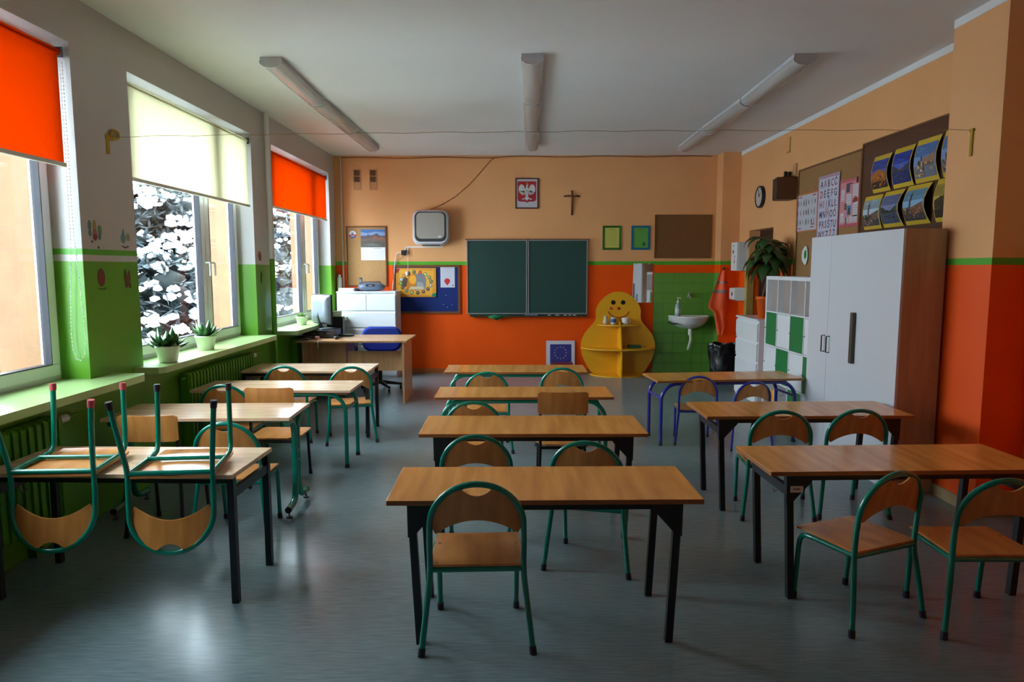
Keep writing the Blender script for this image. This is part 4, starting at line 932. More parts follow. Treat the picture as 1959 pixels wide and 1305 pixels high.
# corner pipes
o = MB().cyl((-2.60, YB-.03, 0), (-2.60, YB-.03, 3.24), .014, 10).build('heating_pipe', mat('cream_pipe', (.60, .52, .45), .4), None, (-2.60, YB-.03, 0)); tag(o, 'thin cream heating pipe up the back left corner', 'pipe')
o = MB().cyl((-2.645, YB-.09, 0), (-2.645, YB-.09, 1.46), .034, 16).cyl((-2.645, YB-.09, 1.46), (-2.645, YB-.09, 1.50), .02, 10).build('white_tube', M['white'], None, (-2.645, YB-.09, 0)); tag(o, 'thick white paper roll standing in the back left corner', 'roll')
o = MB().tube([(-2.695, YB-.04, .9), (-2.69, YB-.04, 1.1), (-2.695, YB-.03, 1.45), (-2.69, YB-.02, 1.54)], .008, 6).build('cable', mat('red_orange_cable', (.5, .08, .02), .5), None, (-2.695, YB-.04, .9)); tag(o, 'orange cable hanging in the back left corner', 'cable')
c = V((-2.66, 7.545, 0)); t = thing('riser_pipe', c, 'vertical heating pipe between windows, white above and green below', 'pipe')
MB().cyl((0, 0, 0), (0, 0, 1.70), .026, 12).build('green_section', M['rad'], t); MB().cyl((-.01, 0, 1.70), (-.01, 0, CZ), .021, 12).build('white_section', M['white'], t); MB().cyl((-.01, .05, 1.70), (-.01, .05, CZ), .012, 10).build('thin_pipe', M['white'], t)

# radiators under the windows
def radiator(y0, y1, label):
    n = int((y1-y0)/.06); c = V((-2.662, (y0+y1)/2, .16)); t = thing('radiator', c, label, 'radiator', 0)
    rib = None
    for k in range(n):
        y = y0+.03+k*.06-(y0+y1)/2
        if rib is None:
            mb = MB(); mb.prism(rr(.045, .30, .03, 4, 0, .30), 'y', -.016, .016); mb.prism(rr(.03, .30, .02, 4, 0, .30), 'y', -.026, .026)
            rib = mb.build('rib', M['rad'], t); rib.location = (0, y, 0)
        else:
            q = rib.copy(); COL.objects.link(q); q.location = (0, y, 0)
    MB().cyl((0, y0-(y0+y1)/2-.06, .56), (0, y1-(y0+y1)/2+.25, .56), .012, 8).build('feed_pipe', M['rad'], t)
    MB().cyl((.0, y1-(y0+y1)/2+.02, .56), (.0, y1-(y0+y1)/2+.09, .56), .024, 12).build('thermostat_valve', M['white'], t)
    for s in (-1, 1): MB().box(-.051, 0, s*(y1-y0)*.35-.01, s*(y1-y0)*.35+.01, -.16, .06).build('foot', M['rad'], t)
radiator(2.4, 3.9, 'green ribbed radiator under the nearest window')
radiator(5.45, 6.85, 'green ribbed radiator under the cream-blind window')
radiator(8.2, 9.4, 'green ribbed radiator behind the teacher desk')

# ============================================================= teacher desk and what stands on it
c = V((-1.93, 8.43, 0)); t = thing('teacher_desk', c, 'light wood teacher desk with panel sides at the window side', 'desk')
H = .747
MB().box(-.66, .64, -.39, .39, H-.022, H, .002).build('desktop', M['desk'], t)
MB().box(.585, .607, -.37, .24, 0, H-.022).build('side_panel', M['desk'], t); MB().box(-.62, -.598, -.30, .33, 0, H-.022).build('side_panel', M['desk'], t)
MB().box(-.11, .585, -.16, -.142, .36, .60).build('modesty_panel', M['desk'], t)
MB().box(-.598, -.13, -.16, -.142, .06, H-.022).box(-.598, -.13, -.142, .30, .06, .08).box(-.148, -.13, -.142, .30, .08, H-.022).build('pedestal', M['desk'], t)
for y in (-.12, .20):
    MB().tube([(.565, y, 0), (.565, y, .60)], .010, 8).build('leg', M['alu'], t)
DZ_ = H
c = V((-2.405, 8.52, DZ_)); t = thing('desktop_computer', c, 'flat dark desktop computer lying under the monitor', 'computer')
MB().box(-.19, .19, -.18, .18, .008, .10, .004).build('case', M['darkgrey'], t); MB().box(-.18, .10, -.183, -.18, .045, .085).build('front_panel', M['black'], t)
for k in range(3): MB().box(-.09+k*.09, -.03+k*.09, -.1845, -.183, .055, .064).build('port', M['silver'], t)
for sx in (-1, 1):
    for sy in (-1, 1): MB().cyl((sx*.15, sy*.14, 0), (sx*.15, sy*.14, .008), .012, 8).build('foot', M['black'], t)
c = V((-2.42, 8.55, DZ_+.10)); t = thing('monitor', c, 'silver-backed flat monitor seen obliquely from behind', 'monitor', .75)
MB().box(-.17, .17, -.10, .10, 0, .015, .005).build('base', M['silver'], t)
MB().tube([(0, .0, .015), (0, .03, .06), (0, .05, .16), (0, .03, .22)], .022, 10).build('stand', M['darkgrey'], t)
mb = MB().box(-.225, .225, -.03, .0, .06, .43, .006); s_ = mb.build('bezel', M['black'], t)
loft(MB(), [([(x, z) for x, z in rr(.218, .175, .02, 3, 0, .245)], -.002), ([(x, z) for x, z in rr(.20, .155, .02, 3, 0, .245)], .035), ([(x, z) for x, z in rr(.12, .09, .02, 3, 0, .245)], .055)]).build('back_shell', M['silver'], t)
MB().box(-.205, .205, -.032, -.03, .085, .41).build('screen', M['black'], t)
t.rotation_euler = (0, 0, 2.34)
c = V((-2.60, 8.33, DZ_)); t = thing('cable_tangle', c, 'tangle of grey and black cables at the left of the desk', 'cables')
rn = random.Random(4)
for k in range(5):
    p = [(rn.uniform(-.08, .22), rn.uniform(-.06, .10), .006+rn.uniform(0, .03)) for _ in range(6)]
    sp = []
    for i in range(len(p)-1):
        for q in range(5): f = q/5; sp.append(tuple(p[i][j]*(1-f)+p[i+1][j]*f for j in range(3)))
    MB().tube(sp, .0045, 6).build('cable', M[('darkgrey', 'silver', 'black')[k % 3]], t)
for (x, y, nm, m, lb, cat, r) in ((-2.50, 8.16, 'power_adapter', 'silver', 'grey power adapter at the front left edge of the desk', 'adapter', (.055, .03, .028)), (-2.165, 8.25, 'computer_mouse', 'darkgrey', 'dark computer mouse on the desk, beside the keyboard', 'mouse', (.035, .055, .04))):
    o = MB().blob((0, 0, r[2]*.5), 1, 2, (r[0], r[1], r[2]*.5)).build(nm, M[m]); o.location = (x, y, DZ_); tag(o, lb, cat)
o = lathe_thing('small_pot', (-2.36, 8.13, DZ_), [(.001, 0), (.02, 0), (.028, .02), (.024, .035), (.026, .045), (.001, .046)], mat('white_red_pot', (.7, .35, .28), .4), 'tiny red and white pot at the front edge of the desk', 'pot')
o = MB().box(-.17, .17, -.06, .06, 0, .022, .005).build('keyboard', M['black']); o.location = (-2.22, 8.62, DZ_); tag(o, 'black keyboard lying behind the mouse', 'keyboard')
o = MB().tube([(-2.16, 8.29, DZ_+.012), (-2.10, 8.33, DZ_+.02), (-2.02, 8.27, DZ_+.02), (-1.98, 8.20, DZ_+.004)], .0025, 6).build('cable', M['darkgrey'], None, (-2.16, 8.29, DZ_)); tag(o, 'thin mouse cord curling on the desktop', 'cable')
o = MB().tube([(-2.33, 8.10, DZ_+.004), (-2.33, 8.03, DZ_+.004), (-2.325, 8.025, DZ_-.08)], .004, 6).build('cable', M['white'], None, (-2.33, 8.03, DZ_-.08)); tag(o, 'short white cable hanging over the front edge of the desk', 'cable')
c = V((-2.36, 8.98, 0)); 
t = thing('document_tray', (-2.30, 8.72, DZ_), 'black document rack with pale green folders behind the monitor', 'rack')
MB().box(-.10, .10, -.02, -.014, 0, .24).box(-.10, -.094, -.02, .09, 0, .18).box(.094, .10, -.02, .09, 0, .24).box(-.10, .10, -.02, .09, 0, .006).build('rack', M['black'], t)
MB().box(-.08, .08, .0, .03, .008, .31, .002).build('folder', mat('pale_green_folder', (.55, .72, .5), .5), t)
# blue office chair
c = V((-1.79, 9.15, 0)); t = thing('office_chair', c, 'blue upholstered office chair tucked behind the teacher desk', 'chair', 0)
def pad(u, v):
    x = (u-.5)*2; z = (v-.5)*2; k = (1-abs(x)**4)**.25; kz = (1-abs(z)**4)**.25
    return V((x*.265*(kz*.25+.75), -.02+.05*x*x-.0, .67+z*.165*(.8+.2*k)))
for (nm, dy, m) in (('backrest', -.025, 'blue_fab'), ('back_shell', -.035, 'black')):
    loft(MB(), [(rr(.22, .12, .09, 6, 0, .66), dy+.03), (rr(.265, .165, .12, 6, 0, .66), dy+.015), (rr(.265, .165, .12, 6, 0, .66), dy-.0), (rr(.24, .14, .11, 6, 0, .66), dy-.018)]).build(nm, M[m if nm == 'backrest' else 'blue_fab'], t)
MB().box(-.24, .24, -.42, .04, .42, .49, .03).build('seat', M['blue_fab'], t)
MB().tube([(0, .02, .66), (0, .06, .55), (0, .04, .42), (0, -.18, .40)], .02, 8).build('back_support', M['black'], t)
MB().cyl((0, -.18, .10), (0, -.18, .42), .028, 12).build('gas_column', M['black'], t)
for k in range(5):
    a = 2*PI*k/5+.3; MB().tube([(0, -.18, .11), (.28*math.cos(a), -.18+.28*math.sin(a), .07)], [.028, .016], 8).build('base_arm', M['black'], t)
    MB().tube([(.27*math.cos(a)-.012, -.18+.27*math.sin(a), .027), (.27*math.cos(a)+.012, -.18+.27*math.sin(a), .027)], .027, 12).build('castor', M['black'], t)
for s in (-1, 1): MB().tube([(s*.22, -.10, .44), (s*.31, -.10, .46), (s*.32, -.12, .60), (s*.31, -.04, .655), (s*.31, -.28, .655), (s*.32, -.24, .60), (s*.30, -.20, .46)], .014, 8).build('armrest', M['black'], t)

# ============================================================= plants on the sills
def succulent(loc, label, kind, seed, group):
    rnd = random.Random(seed); t = thing('potted_succulent', loc, label, 'plant', rnd.random()*6, group)
    P = .085 if kind < 2 else .07; Hh = .125 if kind < 2 else .105
    MB().lathe([(.001, 0), (P*.72, 0), (P*.76, .006), (P, Hh-.012), (P+.004, Hh-.012), (P+.004, Hh), (P-.006, Hh), (P-.010, Hh-.02), (.001, Hh-.02)], (0, 0, 0), 28).build('pot', M['pot'], t)
    MB().lathe([(.001, Hh-.018), (P-.008, Hh-.018), (P-.008, Hh-.014), (.001, Hh-.010)]).build('soil', M['soil'], t)
    n = 18 if kind < 2 else 24
    for k in range(n):
        f = k/n; a = k*2.4; up = (.25+1.05*f) if kind != 0 else (.1+1.2*f)
        L = rnd.uniform(.11, .165) if kind < 2 else rnd.uniform(.05, .08); wd = .036 if kind == 0 else (.026 if kind == 1 else .009)
        d = V((math.cos(a)*math.cos(up), math.sin(a)*math.cos(up), math.sin(up))); s = V((-math.sin(a), math.cos(a), 0)); nn = s.cross(d)
        b = V((math.cos(a)*.018, math.sin(a)*.018, Hh-.012)); mb = MB()
        rows = []
        for i in range(7):
            g_ = i/6; w = wd*math.sin(PI*min(1, (g_*.82+.16)))**.8*(1-g_**5); cc = b+d*L*g_-nn*0.02*g_*g_*(1 if up < .8 else .3)
            rows += [cc-s*w+nn*w*.45, cc-nn*w*.15, cc+s*w+nn*w*.45, cc+nn*w*.25]
        mb._add(rows, [(i*4+j, i*4+(j+1) % 4, i*4+4+(j+1) % 4, i*4+4+j) for i in range(6) for j in range(4)]+[(0, 1, 2, 3), (24, 25, 26, 27)], True)
        mb.build('leaf', M['leaf_light'] if (kind == 2 or (kind == 1 and k % 3 == 0) or (kind == 0 and k == 13)) else M['leaf'], t)
succulent((-2.615, 5.12, WB), 'succulent with broad dark leaves in a cream pot, near end of sill', 0, 1, None)
succulent((-2.68, 5.90, WB), 'pointed-leaf succulent in a cream pot at the middle of the sill', 1, 2, None)
succulent((-2.66, 8.52, WB), 'small bright succulent in a cream pot beside the monitor', 2, 3, None)

# ============================================================= right side furniture
# white cupboard
c = V((2.80, 5.505, 0)); t = thing('white_cupboard', c, 'tall white double cupboard with brown side panels on the right', 'cupboard')
x0, x1, y0, y1, H = 2.668, 2.945, 4.77, 6.24, 1.865
MB().box(x0, x1, y0, y0+.018, .0, H).build('side_panel', M['cup_side'], t, c); MB().box(x0, x1, y1-.018, y1, 0, H).build('side_panel', M['cup_side'], t, c)
MB().box(x0, x1, y0+.018, y1-.018, H-.018, H).build('top_panel', M['cup_side'], t, c); MB().box(x0, x1, y0+.018, y1-.018, .0, .06).build('plinth', M['cup_white'], t, c)
MB().box(x1-.006, x1, y0+.018, y1-.018, .06, H-.018).build('back_panel', M['cup_side'], t, c)
yd = 5.853
for (a, b, hy) in ((yd+.002, y1, yd+.045), (y0, yd-.002, yd-.045)):
    d = MB().box(x0-.020, x0-.001, a, b, .05, H, .0015).build('door', M['cup_white'], t, c)
    z0, z1 = .885, 1.022
    MB().tube([(x0-.02, hy, z0), (x0-.048, hy, z0), (x0-.048, hy, z1), (x0-.02, hy, z1)], .0055, 8).build('handle', M['bars'], d, c)
    if b < yd: MB().box(x0-.052, x0-.020, 5.365, 5.405, .85, 1.25, .004).build('long_handle', M['bronze'], d, c)
# cube shelf with green and white doors
c = V((2.98, 6.95, 0)); t = thing('cube_shelf', c, 'white cube shelf unit with green and white doors', 'shelf')
x0, x1, ya, yb, H = 2.76, 3.15, 6.26, 7.64, 1.508
rows_z = [0, .38, .758, 1.125, H]; cols = [ya+(yb-ya)*k/4 for k in range(5)]
MB().box(x0, x1, ya, yb, H-.038, H).build('top_board', M['white_furn'], t, c); MB().box(x0, x1, ya, yb, 0, .038).build('bottom_board', M['white_furn'], t, c)
for z in rows_z[1:4]: MB().box(x0, x1, ya+.03, yb-.03, z-.008, z+.008).build('shelf_board', M['white_furn'], t, c)
for k, y in enumerate(cols):
    w = .019 if k in (0, 4) else .008; yy = min(max(y, ya+.019), yb-.019)
    MB().box(x0, x1, yy-w, yy+w, .038, H-.038).build('upright', M['white_furn'], t, c)
MB().box(x0+.06, x0+.066, ya+.03, yb-.03, rows_z[3], H-.03).build('back_panel', M['grey_back'], t, c)
MB().box(x1-.006, x1, ya+.03, yb-.03, .03, rows_z[3]).build('back_panel', M['grey_back'], t, c)
MB().box(x0+.16, x0+.166, ya+.03, yb-.03, .03, rows_z[1]).build('back_panel', M['grey_back'], t, c)
pat = {(2, 3): 'g', (2, 2): 'w', (2, 1): 'g', (2, 0): 'w', (1, 3): 'w', (1, 2): 'g', (1, 1): 'w', (1, 0): 'g', (0, 1): 'g', (0, 0): 'w'}
for (r, k), v in pat.items():
    d = MB().box(x0+.003, x0+.02, cols[k]+.012, cols[k+1]-.012, rows_z[r]+.012 if r else .04, rows_z[r+1]-.012, .0015).build('door', M['green_door'] if v == 'g' else M['white_furn'], t, c)
    zz = (rows_z[r]+rows_z[r+1])/2
    MB().cyl((x0+.003, cols[k+1]-.03, zz), (x0-.014, cols[k+1]-.03, zz), .007, 8).build('knob', M['alu'], d, c)
o = MB().box(2.80, 2.87, 7.40, 7.50, .038, .27, .003).build('yellow_folder', mat('orange_yellow_card', (.85, .35, .01), .5), None, (2.83, 7.48, .038)); tag(o, 'orange-yellow box in the bottom open cube of the shelf', 'box')

# big plant on the chest
PX, PY, PZ = 2.94, 8.22, 1.0
c = V((PX, PY, PZ)); t = thing('potted_plant', c, 'large drooping dark-leaved plant in an orange pot on the chest', 'plant')
MB().lathe([(.001, 0), (.052, 0), (.075, .225), (.085, .225), (.085, .26), (.076, .26), (.07, .235), (.001, .235)]).build('pot', M['orange_pot'], t)
for k in range(3): MB().tube([(.02*math.cos(k*2), .02*math.sin(k*2), .22), (.03+.01*k, .01*k, .5), (.06+.02*k, .02-.02*k, .78+.03*k)], .010, 8).build('stem', M['brown_wood'], t)
rn = random.Random(11)
for k in range(46):
    a = k*2.399; z = rn.uniform(.62, .93); r0 = .03; el = rn.uniform(-.2, .7); L = rn.uniform(.24, .38); wd = rn.uniform(.045, .068)
    d = V((math.cos(a), math.sin(a), 0)); s = V((-math.sin(a), math.cos(a), 0)); mb = MB(); rws = []
    for i in range(8):
        g_ = i/7; hx = L*(math.sin(g_*1.5)*.75); hz = L*(math.sin(el)*g_-1.0*g_*g_*.95); w = wd*math.sin(PI*(g_*.9+.06))**.8*(1-g_**6)
        cc = V((.055, 0, z))+d*(r0+hx)+V((0, 0, hz)); cc.x = min(cc.x, .255); rws += [cc-s*w-V((0, 0, w*.35)), cc+V((0, 0, .002)), cc+s*w-V((0, 0, w*.35))]
    mb._add(rws, [(i*3+j, i*3+j+1, i*3+3+j+1, i*3+3+j) for i in range(7) for j in range(2)], True)
    mb.build('leaf', M['leaf_big'], t)

# boards on the right wall
board(RIGHT, 6.60, 8.055, 1.45, 2.706, mat('brown_cork', lin((158, 116, 70)), .85, noise_=(.25, 120), bump=.2), 'large cork board on the right wall with three posters', .016)
board(RIGHT, 5.02, 6.595, 1.62, 2.745, M['brown_board'], 'dark brown board on the right wall covered with city photographs', .014)
def rpaper(px, name, label, cat, draw, group=None, n=.014):
    (ya_, yb_, v0, v1) = px
    return paper(RIGHT, ya_, yb_, v0, v1, n, name, label, cat, draw, group)
def draw_alpha0(f, mb, n):
    f(rect(0, 0, 1, 1), (.55, .16, .04)); f(rect(.04, .03, .96, .96), (.52, .52, .58), 2); rnd = random.Random(2)
    for r in range(3):
        for c in range(7):
            x, y = .1+c*.125+rnd.uniform(-.02, .02), .25+r*.25; h = rnd.uniform(.06, .11); w = rnd.uniform(.012, .03)
            f([(x, y-h), (x+w, y-h*.6), (x+w*.8, y+h*.7), (x+w*.1, y+h), (x-w*.6, y+h*.1)], rnd.choice([(.03, .03, .06), (.25, .02, .04), (.02, .06, .05), (.05, .03, .03)]), 3)
    for x, y in ((.12, .9), (.75, .9), (.12, .08), (.7, .09), (.72, .16)): f(rect(x, y, x+.16, y+.025), (.45, .01, .04), 3)
rpaper((8.09, 7.515, 2.0, 2.425), 'alphabet_poster', 'orange-edged white poster with small dark figures, farthest on the board', 'poster', draw_alpha0)
def draw_abc(f, mb, n):
    f(rect(0, 0, 1, 1), (.42, .26, .36)); f(rect(.04, .04, .96, .95), (.55, .55, .66), 2)
rows = ['A\u0104BC\u0106', 'DE\u0118FG', 'HIJKL\u0141', 'MN\u0143O\u00d3', 'PRS\u015aTU', 'WYZ\u0179\u017b']
cols_ = [(.02, .02, .08), (.25, .01, .08), (.03, .03, .05), (.30, .03, .05), (.04, .02, .14)]
def draw_abc2(f, mb, n):
    draw_abc(f, mb, n)
    for r, row in enumerate(rows):
        for k, ch in enumerate(row):
            y = 7.495-.04-(.40/len(row))*(k+.5); z = 2.50-.105*(r+.35)
            wtext(mb, RIGHT, ch, .105, y, z, n, cols_[(r*3+k) % 5], -1, .85)
rpaper((7.50, 7.02, 1.905, 2.555), 'alphabet_poster', 'tall white poster of dark capital letters in the middle of the cork board', 'poster', draw_abc2, None, .022)
def draw_pink(f, mb, n):
    f(rect(0, 0, 1, 1), (.52, .10, .14)); f(rect(.04, .06, .96, .94), (.58, .24, .27), 2)
    f(rect(.35, .88, .66, .91), (.25, .03, .05), 3)
    for a in ((.08, .55, .26, .80), (.08, .10, .26, .3), (.36, .46, .62, .68), (.68, .60, .95, .86), (.72, .20, .95, .5), (.55, .08, .95, .22), (.3, .1, .5, .2)):
        f(rect(*a), (.60, .55, .60), 3)
        for k in range(int((a[3]-a[1])/.05)): f(rect(a[0]+.02, a[1]+.02+k*.05, a[2]-.03, a[1]+.03+k*.05), (.25, .22, .26), 4)
    f(rect(.34, .72, .52, .9), (.10, .10, .14), 4); f(rect(.42, .25, .62, .44), (.06, .25, .50), 4); f([(.47, .25), (.50, .40), (.55, .40), (.6, .25)], (.1, .1, .06), 5)
    f(rect(.27, .36, .4, .5), (.16, .12, .08), 4); f([(.7, .48), (.95, .5), (.95, .56), (.82, .62), (.7, .54)], (.28, .04, .03), 4); f(rect(.34, .04, .43, .2), (.20, .14, .08), 4); f(rect(.84, .88, .95, 1.0), (.03, .03, .04), 4)
rpaper((7.01, 6.615, 1.995, 2.455), 'pink_poster', 'pink poster with small photographs and text boxes beside the letters poster', 'poster', draw_pink, None, .018)
SKIES = [((.03, .05, .28), (.40, .13, .02), 'fort'), ((.02, .05, .32), (.05, .05, .06), 'lake'), ((.08, .16, .38), (.34, .20, .12), 'hall'), ((.10, .16, .34), (.2, .16, .12), 'hall'),
         ((.25, .34, .40), (.20, .12, .10), 'church'), ((.10, .13, .28), (.04, .05, .03), 'lake'), ((.12, .26, .40), (.22, .09, .05), 'church'), ((.30, .22, .03), (.05, .03, .01), 'fort')]
def city_photo(y_left, y_right, zb, zt, sky, base, kind, label, bow):
    """a photograph mounted on yellow card that has curled away from the board"""
    c = RIGHT.P((y_left+y_right)/2, zb, .012); w = y_left-y_right; mb = MB()
    def P(u, v, k=0): return RIGHT.P(y_left-w*u, zb+(zt-zb)*v, .016+bow*math.sin(PI*v)*(.8+.3*u)+.0012*k)
    def strip(u0, u1, v0, v1, col, k, fb=None, ft=None):
        mb.col = col; n = 10; m_ = 5; vs = []
        for i in range(n+1):
            u = u0+(u1-u0)*i/n; a_ = v0 if fb is None else fb(u); b_ = v1 if ft is None else ft(u)
            vs += [P(u, a_+(b_-a_)*q/m_, k) for q in range(m_+1)]
        W_ = m_+1; mb._add(vs, [(i*W_+q, (i+1)*W_+q, (i+1)*W_+q+1, i*W_+q+1) for i in range(n) for q in range(m_)]); mb.col = None
    strip(0, 1, 0, 1, (.62, .42, .03), 0)
    strip(.035, .965, .13, .87, sky, 1); strip(.035, .965, .30, .60, tuple(min(1, q*1.7+.03) for q in sky), 2)
    if kind == 'fort':
        strip(.08, .93, .16, .5, base, 3, None, lambda u: .46+.14*math.sin(PI*u)+.02*math.sin(u*40)); strip(.05, .95, .10, .28, (.03, .015, .01), 4)
    elif kind == 'lake':
        strip(.05, .95, .38, .5, base, 3, None, lambda u: .50+.07*math.sin(u*7+1)); strip(.05, .95, .10, .38, tuple(q*.6 for q in sky), 4); strip(.5, .66, .50, .55, (.2, .2, .2), 5)
    elif kind == 'hall':
        strip(.40, .95, .36, .5, base, 3, None, lambda u: .52+.22*(u-.4)); 
        for k in range(7): strip(.46+k*.068, .50+k*.068, .36, .44, (.04, .025, .02), 4)
        strip(.05, .95, .10, .36, (.16, .18, .24), 4); strip(.36, .42, .36, .60, (.07, .06, .06), 5); strip(.24, .32, .36, .50, (.05, .06, .04), 5); strip(.1, .5, .14, .22, (.05, .07, .08), 5)
    else:
        strip(.40, .95, .24, .4, base, 3, None, lambda u: .40+.22*(u-.3)); strip(.34, .41, .3, .78, (.12, .07, .06), 4, None, lambda u: .84-3*abs(u-.375)); strip(.05, .4, .15, .42, (.03, .05, .025), 4, None, lambda u: .40+.05*math.sin(u*30)); strip(.05, .95, .10, .28, (.05, .05, .06), 5)
    rq = random.Random(int(y_left*1000))
    for q in range(34):
        u, v = rq.uniform(.08, .85), rq.uniform(.12, .42); b_ = rq.choice((.35, .6, 1.5, 2.2)); du, dv = rq.uniform(.02, .09), rq.uniform(.015, .07)
        strip(u, u+du, v, v+dv, tuple(min(1, x*b_+.004) for x in base), 6)
    for q in range(5):
        u, v = rq.uniform(.08, .6), rq.uniform(.62, .84); strip(u, u+rq.uniform(.1, .3), v, v+rq.uniform(.01, .03), tuple(min(1, x*1.5+.03) for x in sky), 3)
    o = mb.build('city_photo', M['print'], None, c); tag(o, label, 'photo', 'city photographs on yellow card'); return o
top = [(6.36, 6.07), (6.02, 5.72), (5.69, 5.375), (5.33, 5.04)]
lows = [(6.49, 6.18), (6.14, 5.83), (5.79, 5.46), (5.39, 5.08)]
nmT = ['top row photo of an orange-lit fortress at night', 'top row photo of a dark lake shore under a deep blue sky', 'top row photo of a long arcaded hall', 'top row photo half hidden by the wall pier']
nmL = ['bottom row photo of a church spire over white houses', 'bottom row dark riverside photo, strongly curled', 'bottom row photo of a red-roofed church under blue sky', 'bottom row golden night photo beside the wall pier']
for k in range(4):
    city_photo(top[k][0], top[k][1], 2.265+.003*k, 2.585+.012*k, *SKIES[k], nmT[k], .04)
    city_photo(lows[k][0], lows[k][1], 1.945, 2.245+.008*k, *SKIES[4+k], nmL[k], (.03, .06, .06, .045)[k])
# clock, speaker, boxes
c = V((XR, 9.28, 2.53)); t = thing('wall_clock', c, 'round black-rimmed wall clock with a pale face', 'clock')
MB().tube([(0, 0, 0), (-.035, 0, 0)], .145, 32).build('case', M['black'], t); MB().tube([(-.034, .125*0, 0), (-.038, 0, 0)], .122, 32).build('dial', mat('clock_face', (.55, .50, .44), .5), t)
MB().tube([(-.036+0*math.cos(a), .133*math.cos(a), .133*math.sin(a)) for a in [2*PI*k/32 for k in range(32)]], .012, 8, closed=True).build('rim', M['black'], t)
MB().tube([(-.041, 0, 0), (-.041, -.05, .04)], .004, 6).build('hour_hand', M['black'], t); MB().tube([(-.043, 0, 0), (-.043, .02, .10)], .003, 6).build('minute_hand', M['black'], t)
for k in range(12): a = 2*PI*k/12; MB().box(-.0405, -.038, .105*math.cos(a)-.004, .105*math.cos(a)+.004, .105*math.sin(a)-.004, .105*math.sin(a)+.004).build('hour_mark', M['black'], t)
c = V((3.10, 8.22, 2.385)); t = thing('loudspeaker', c, 'brown wooden loudspeaker with a black grille, tilted on the right wall', 'speaker', 0)
MB().prism([(-.085, -.10), (.135, -.13), (.135, .09), (-.045, .12)], 'z', 0, .255).build('cabinet', M['brown_wood'], t)
MB().prism([(-.088, -.097), (-.086, -.10), (-.046, .12), (-.056, .118)], 'z', .006, .249).build('grille', M['black'], t)
MB().box(.02, .15, -.02, .02, .255, .275).box(.03, .06, -.015, .015, .255, .33).build('bracket', M['black'], t)
o = MB().box(XR-.02, XR, 8.14, 8.22, 2.67, 2.80, .003).build('junction_box', mat('peach_plastic', (.6, .32, .14), .5), None, (XR, 8.18, 2.67)); tag(o, 'small painted junction box above the loudspeaker', 'box')
o = MB().box(XR-.05, XR-.02, 8.26, 8.32, 2.66, 2.72, .003).build('sensor', M['black'], None, (XR, 8.29, 2.66)); tag(o, 'small black sensor above the loudspeaker', 'sensor')
o = MB().box(XR-.008, XR, 8.37, 8.39, 2.97, 3.14).box(XR-.008, XR, 8.37, 8.47, 2.96, 2.975).build('cable_clip', mat('ochre_trim', (.5, .26, .06), .5), None, (XR, 8.38, 2.96)); tag(o, 'L-shaped painted strip near the ceiling on the right wall', 'strip')
# first aid cabinet
c = V((3.10, 9.87, 1.555)); t = thing('first_aid_cabinet', c, 'white first aid cabinet with red marks on the right wall', 'cabinet')
MB().box(.012, .15, -.13, .13, 0, .405, .006).build('body', M['ceramic'], t); d = MB().box(-.008, .012, -.128, .128, .004, .40, .005).build('door', M['white'], t)
mb = MB(); mb.col = (.55, .02, .02)
for (y, z, w, h) in ((.03, .27, .07, .022), (.03, .27, .022, .07), (-.02, .14, .012, .09), (-.02, .13, .05, .014)): mb.box(-.0095, -.0085, y-w/2, y+w/2, z-h/2, z+h/2)
mb.col = (.15, .02, .05); mb.box(-.0095, -.0085, .0, .04, .345, .36).box(-.0095, -.0085, -.06, .0, .20, .208)
mb.build('red_lettering', M['print'], d)['kind'] = 'stuff'
c = V((3.13, 9.90, 1.13)); t = thing('paper_towel_dispenser', c, 'white paper towel dispenser below the first aid cabinet', 'dispenser')
loft(MB(), [(rr(.13, .095, .03, 4, 0, .095), .12), (rr(.13, .095, .03, 4, 0, .095), 0), (rr(.12, .08, .03, 4, 0, .10), -.04)]).xf(Matrix.Rotation(-PI/2, 4, 'Z')).build('body', M['ceramic'], t)
MB().box(-.046, -.040, -.02, .01, .07, .12).build('window', M['black'], t)
# small ornaments beside the door
c = V((XR-.01, 9.78, 1.56)); t = thing('wall_ornament', c, 'small beaded ornament hanging beside the first aid cabinet', 'ornament')
MB().cyl((0, 0, .10), (0, 0, .24), .002, 6).build('cord', M['string'], t); MB().blob((-.012, 0, .06), .045, 2, (.4, 1, 1.5), .35, 2).build('bead_body', mat('mauve_beads', (.28, .16, .16), .5), t)
o = MB().box(XR-.012, XR, 8.57, 8.67, 1.74, 1.83, .003).build('light_switch', mat('grey_switch', (.42, .44, .44), .4), None, (XR, 8.62, 1.74)); tag(o, 'grey light switch right of the door recess', 'switch')
c = V((XR-.02, 8.12, 1.50)); t = thing('brass_bell', c, 'small brass bell ornament on a cord right of the plant', 'ornament')
MB().cyl((0, 0, .13), (0, 0, .24), .003, 6).build('cord', M['string'], t); MB().lathe([(.02, .0), (.025, .005), (.015, .05), (.012, .09), (.02, .12), (.001, .14)]).build('bell', M['gold'], t)
o = MB().prism([(7.77+.075*math.cos(a), 1.735+.10*math.sin(a)*(1+.15*math.cos(3*a))) for a in [2*PI*k/20 for k in range(20)]], 'x', XR-.030, XR-.022).build('paper_figure', M['white'], None, (XR-.03, 7.77, 1.635)); tag(o, 'white paper cut-out with a green patch beside the cupboard', 'paper figure')
mb = MB(); mb.col = (.02, .28, .02); mb._add([(XR-.0305, 7.75+.035*math.cos(a), 1.745+.05*math.sin(a)) for a in [2*PI*k/12 for k in range(12)]], [tuple(range(12))]); mb.build('green_patch', M['print'], o, o.location)

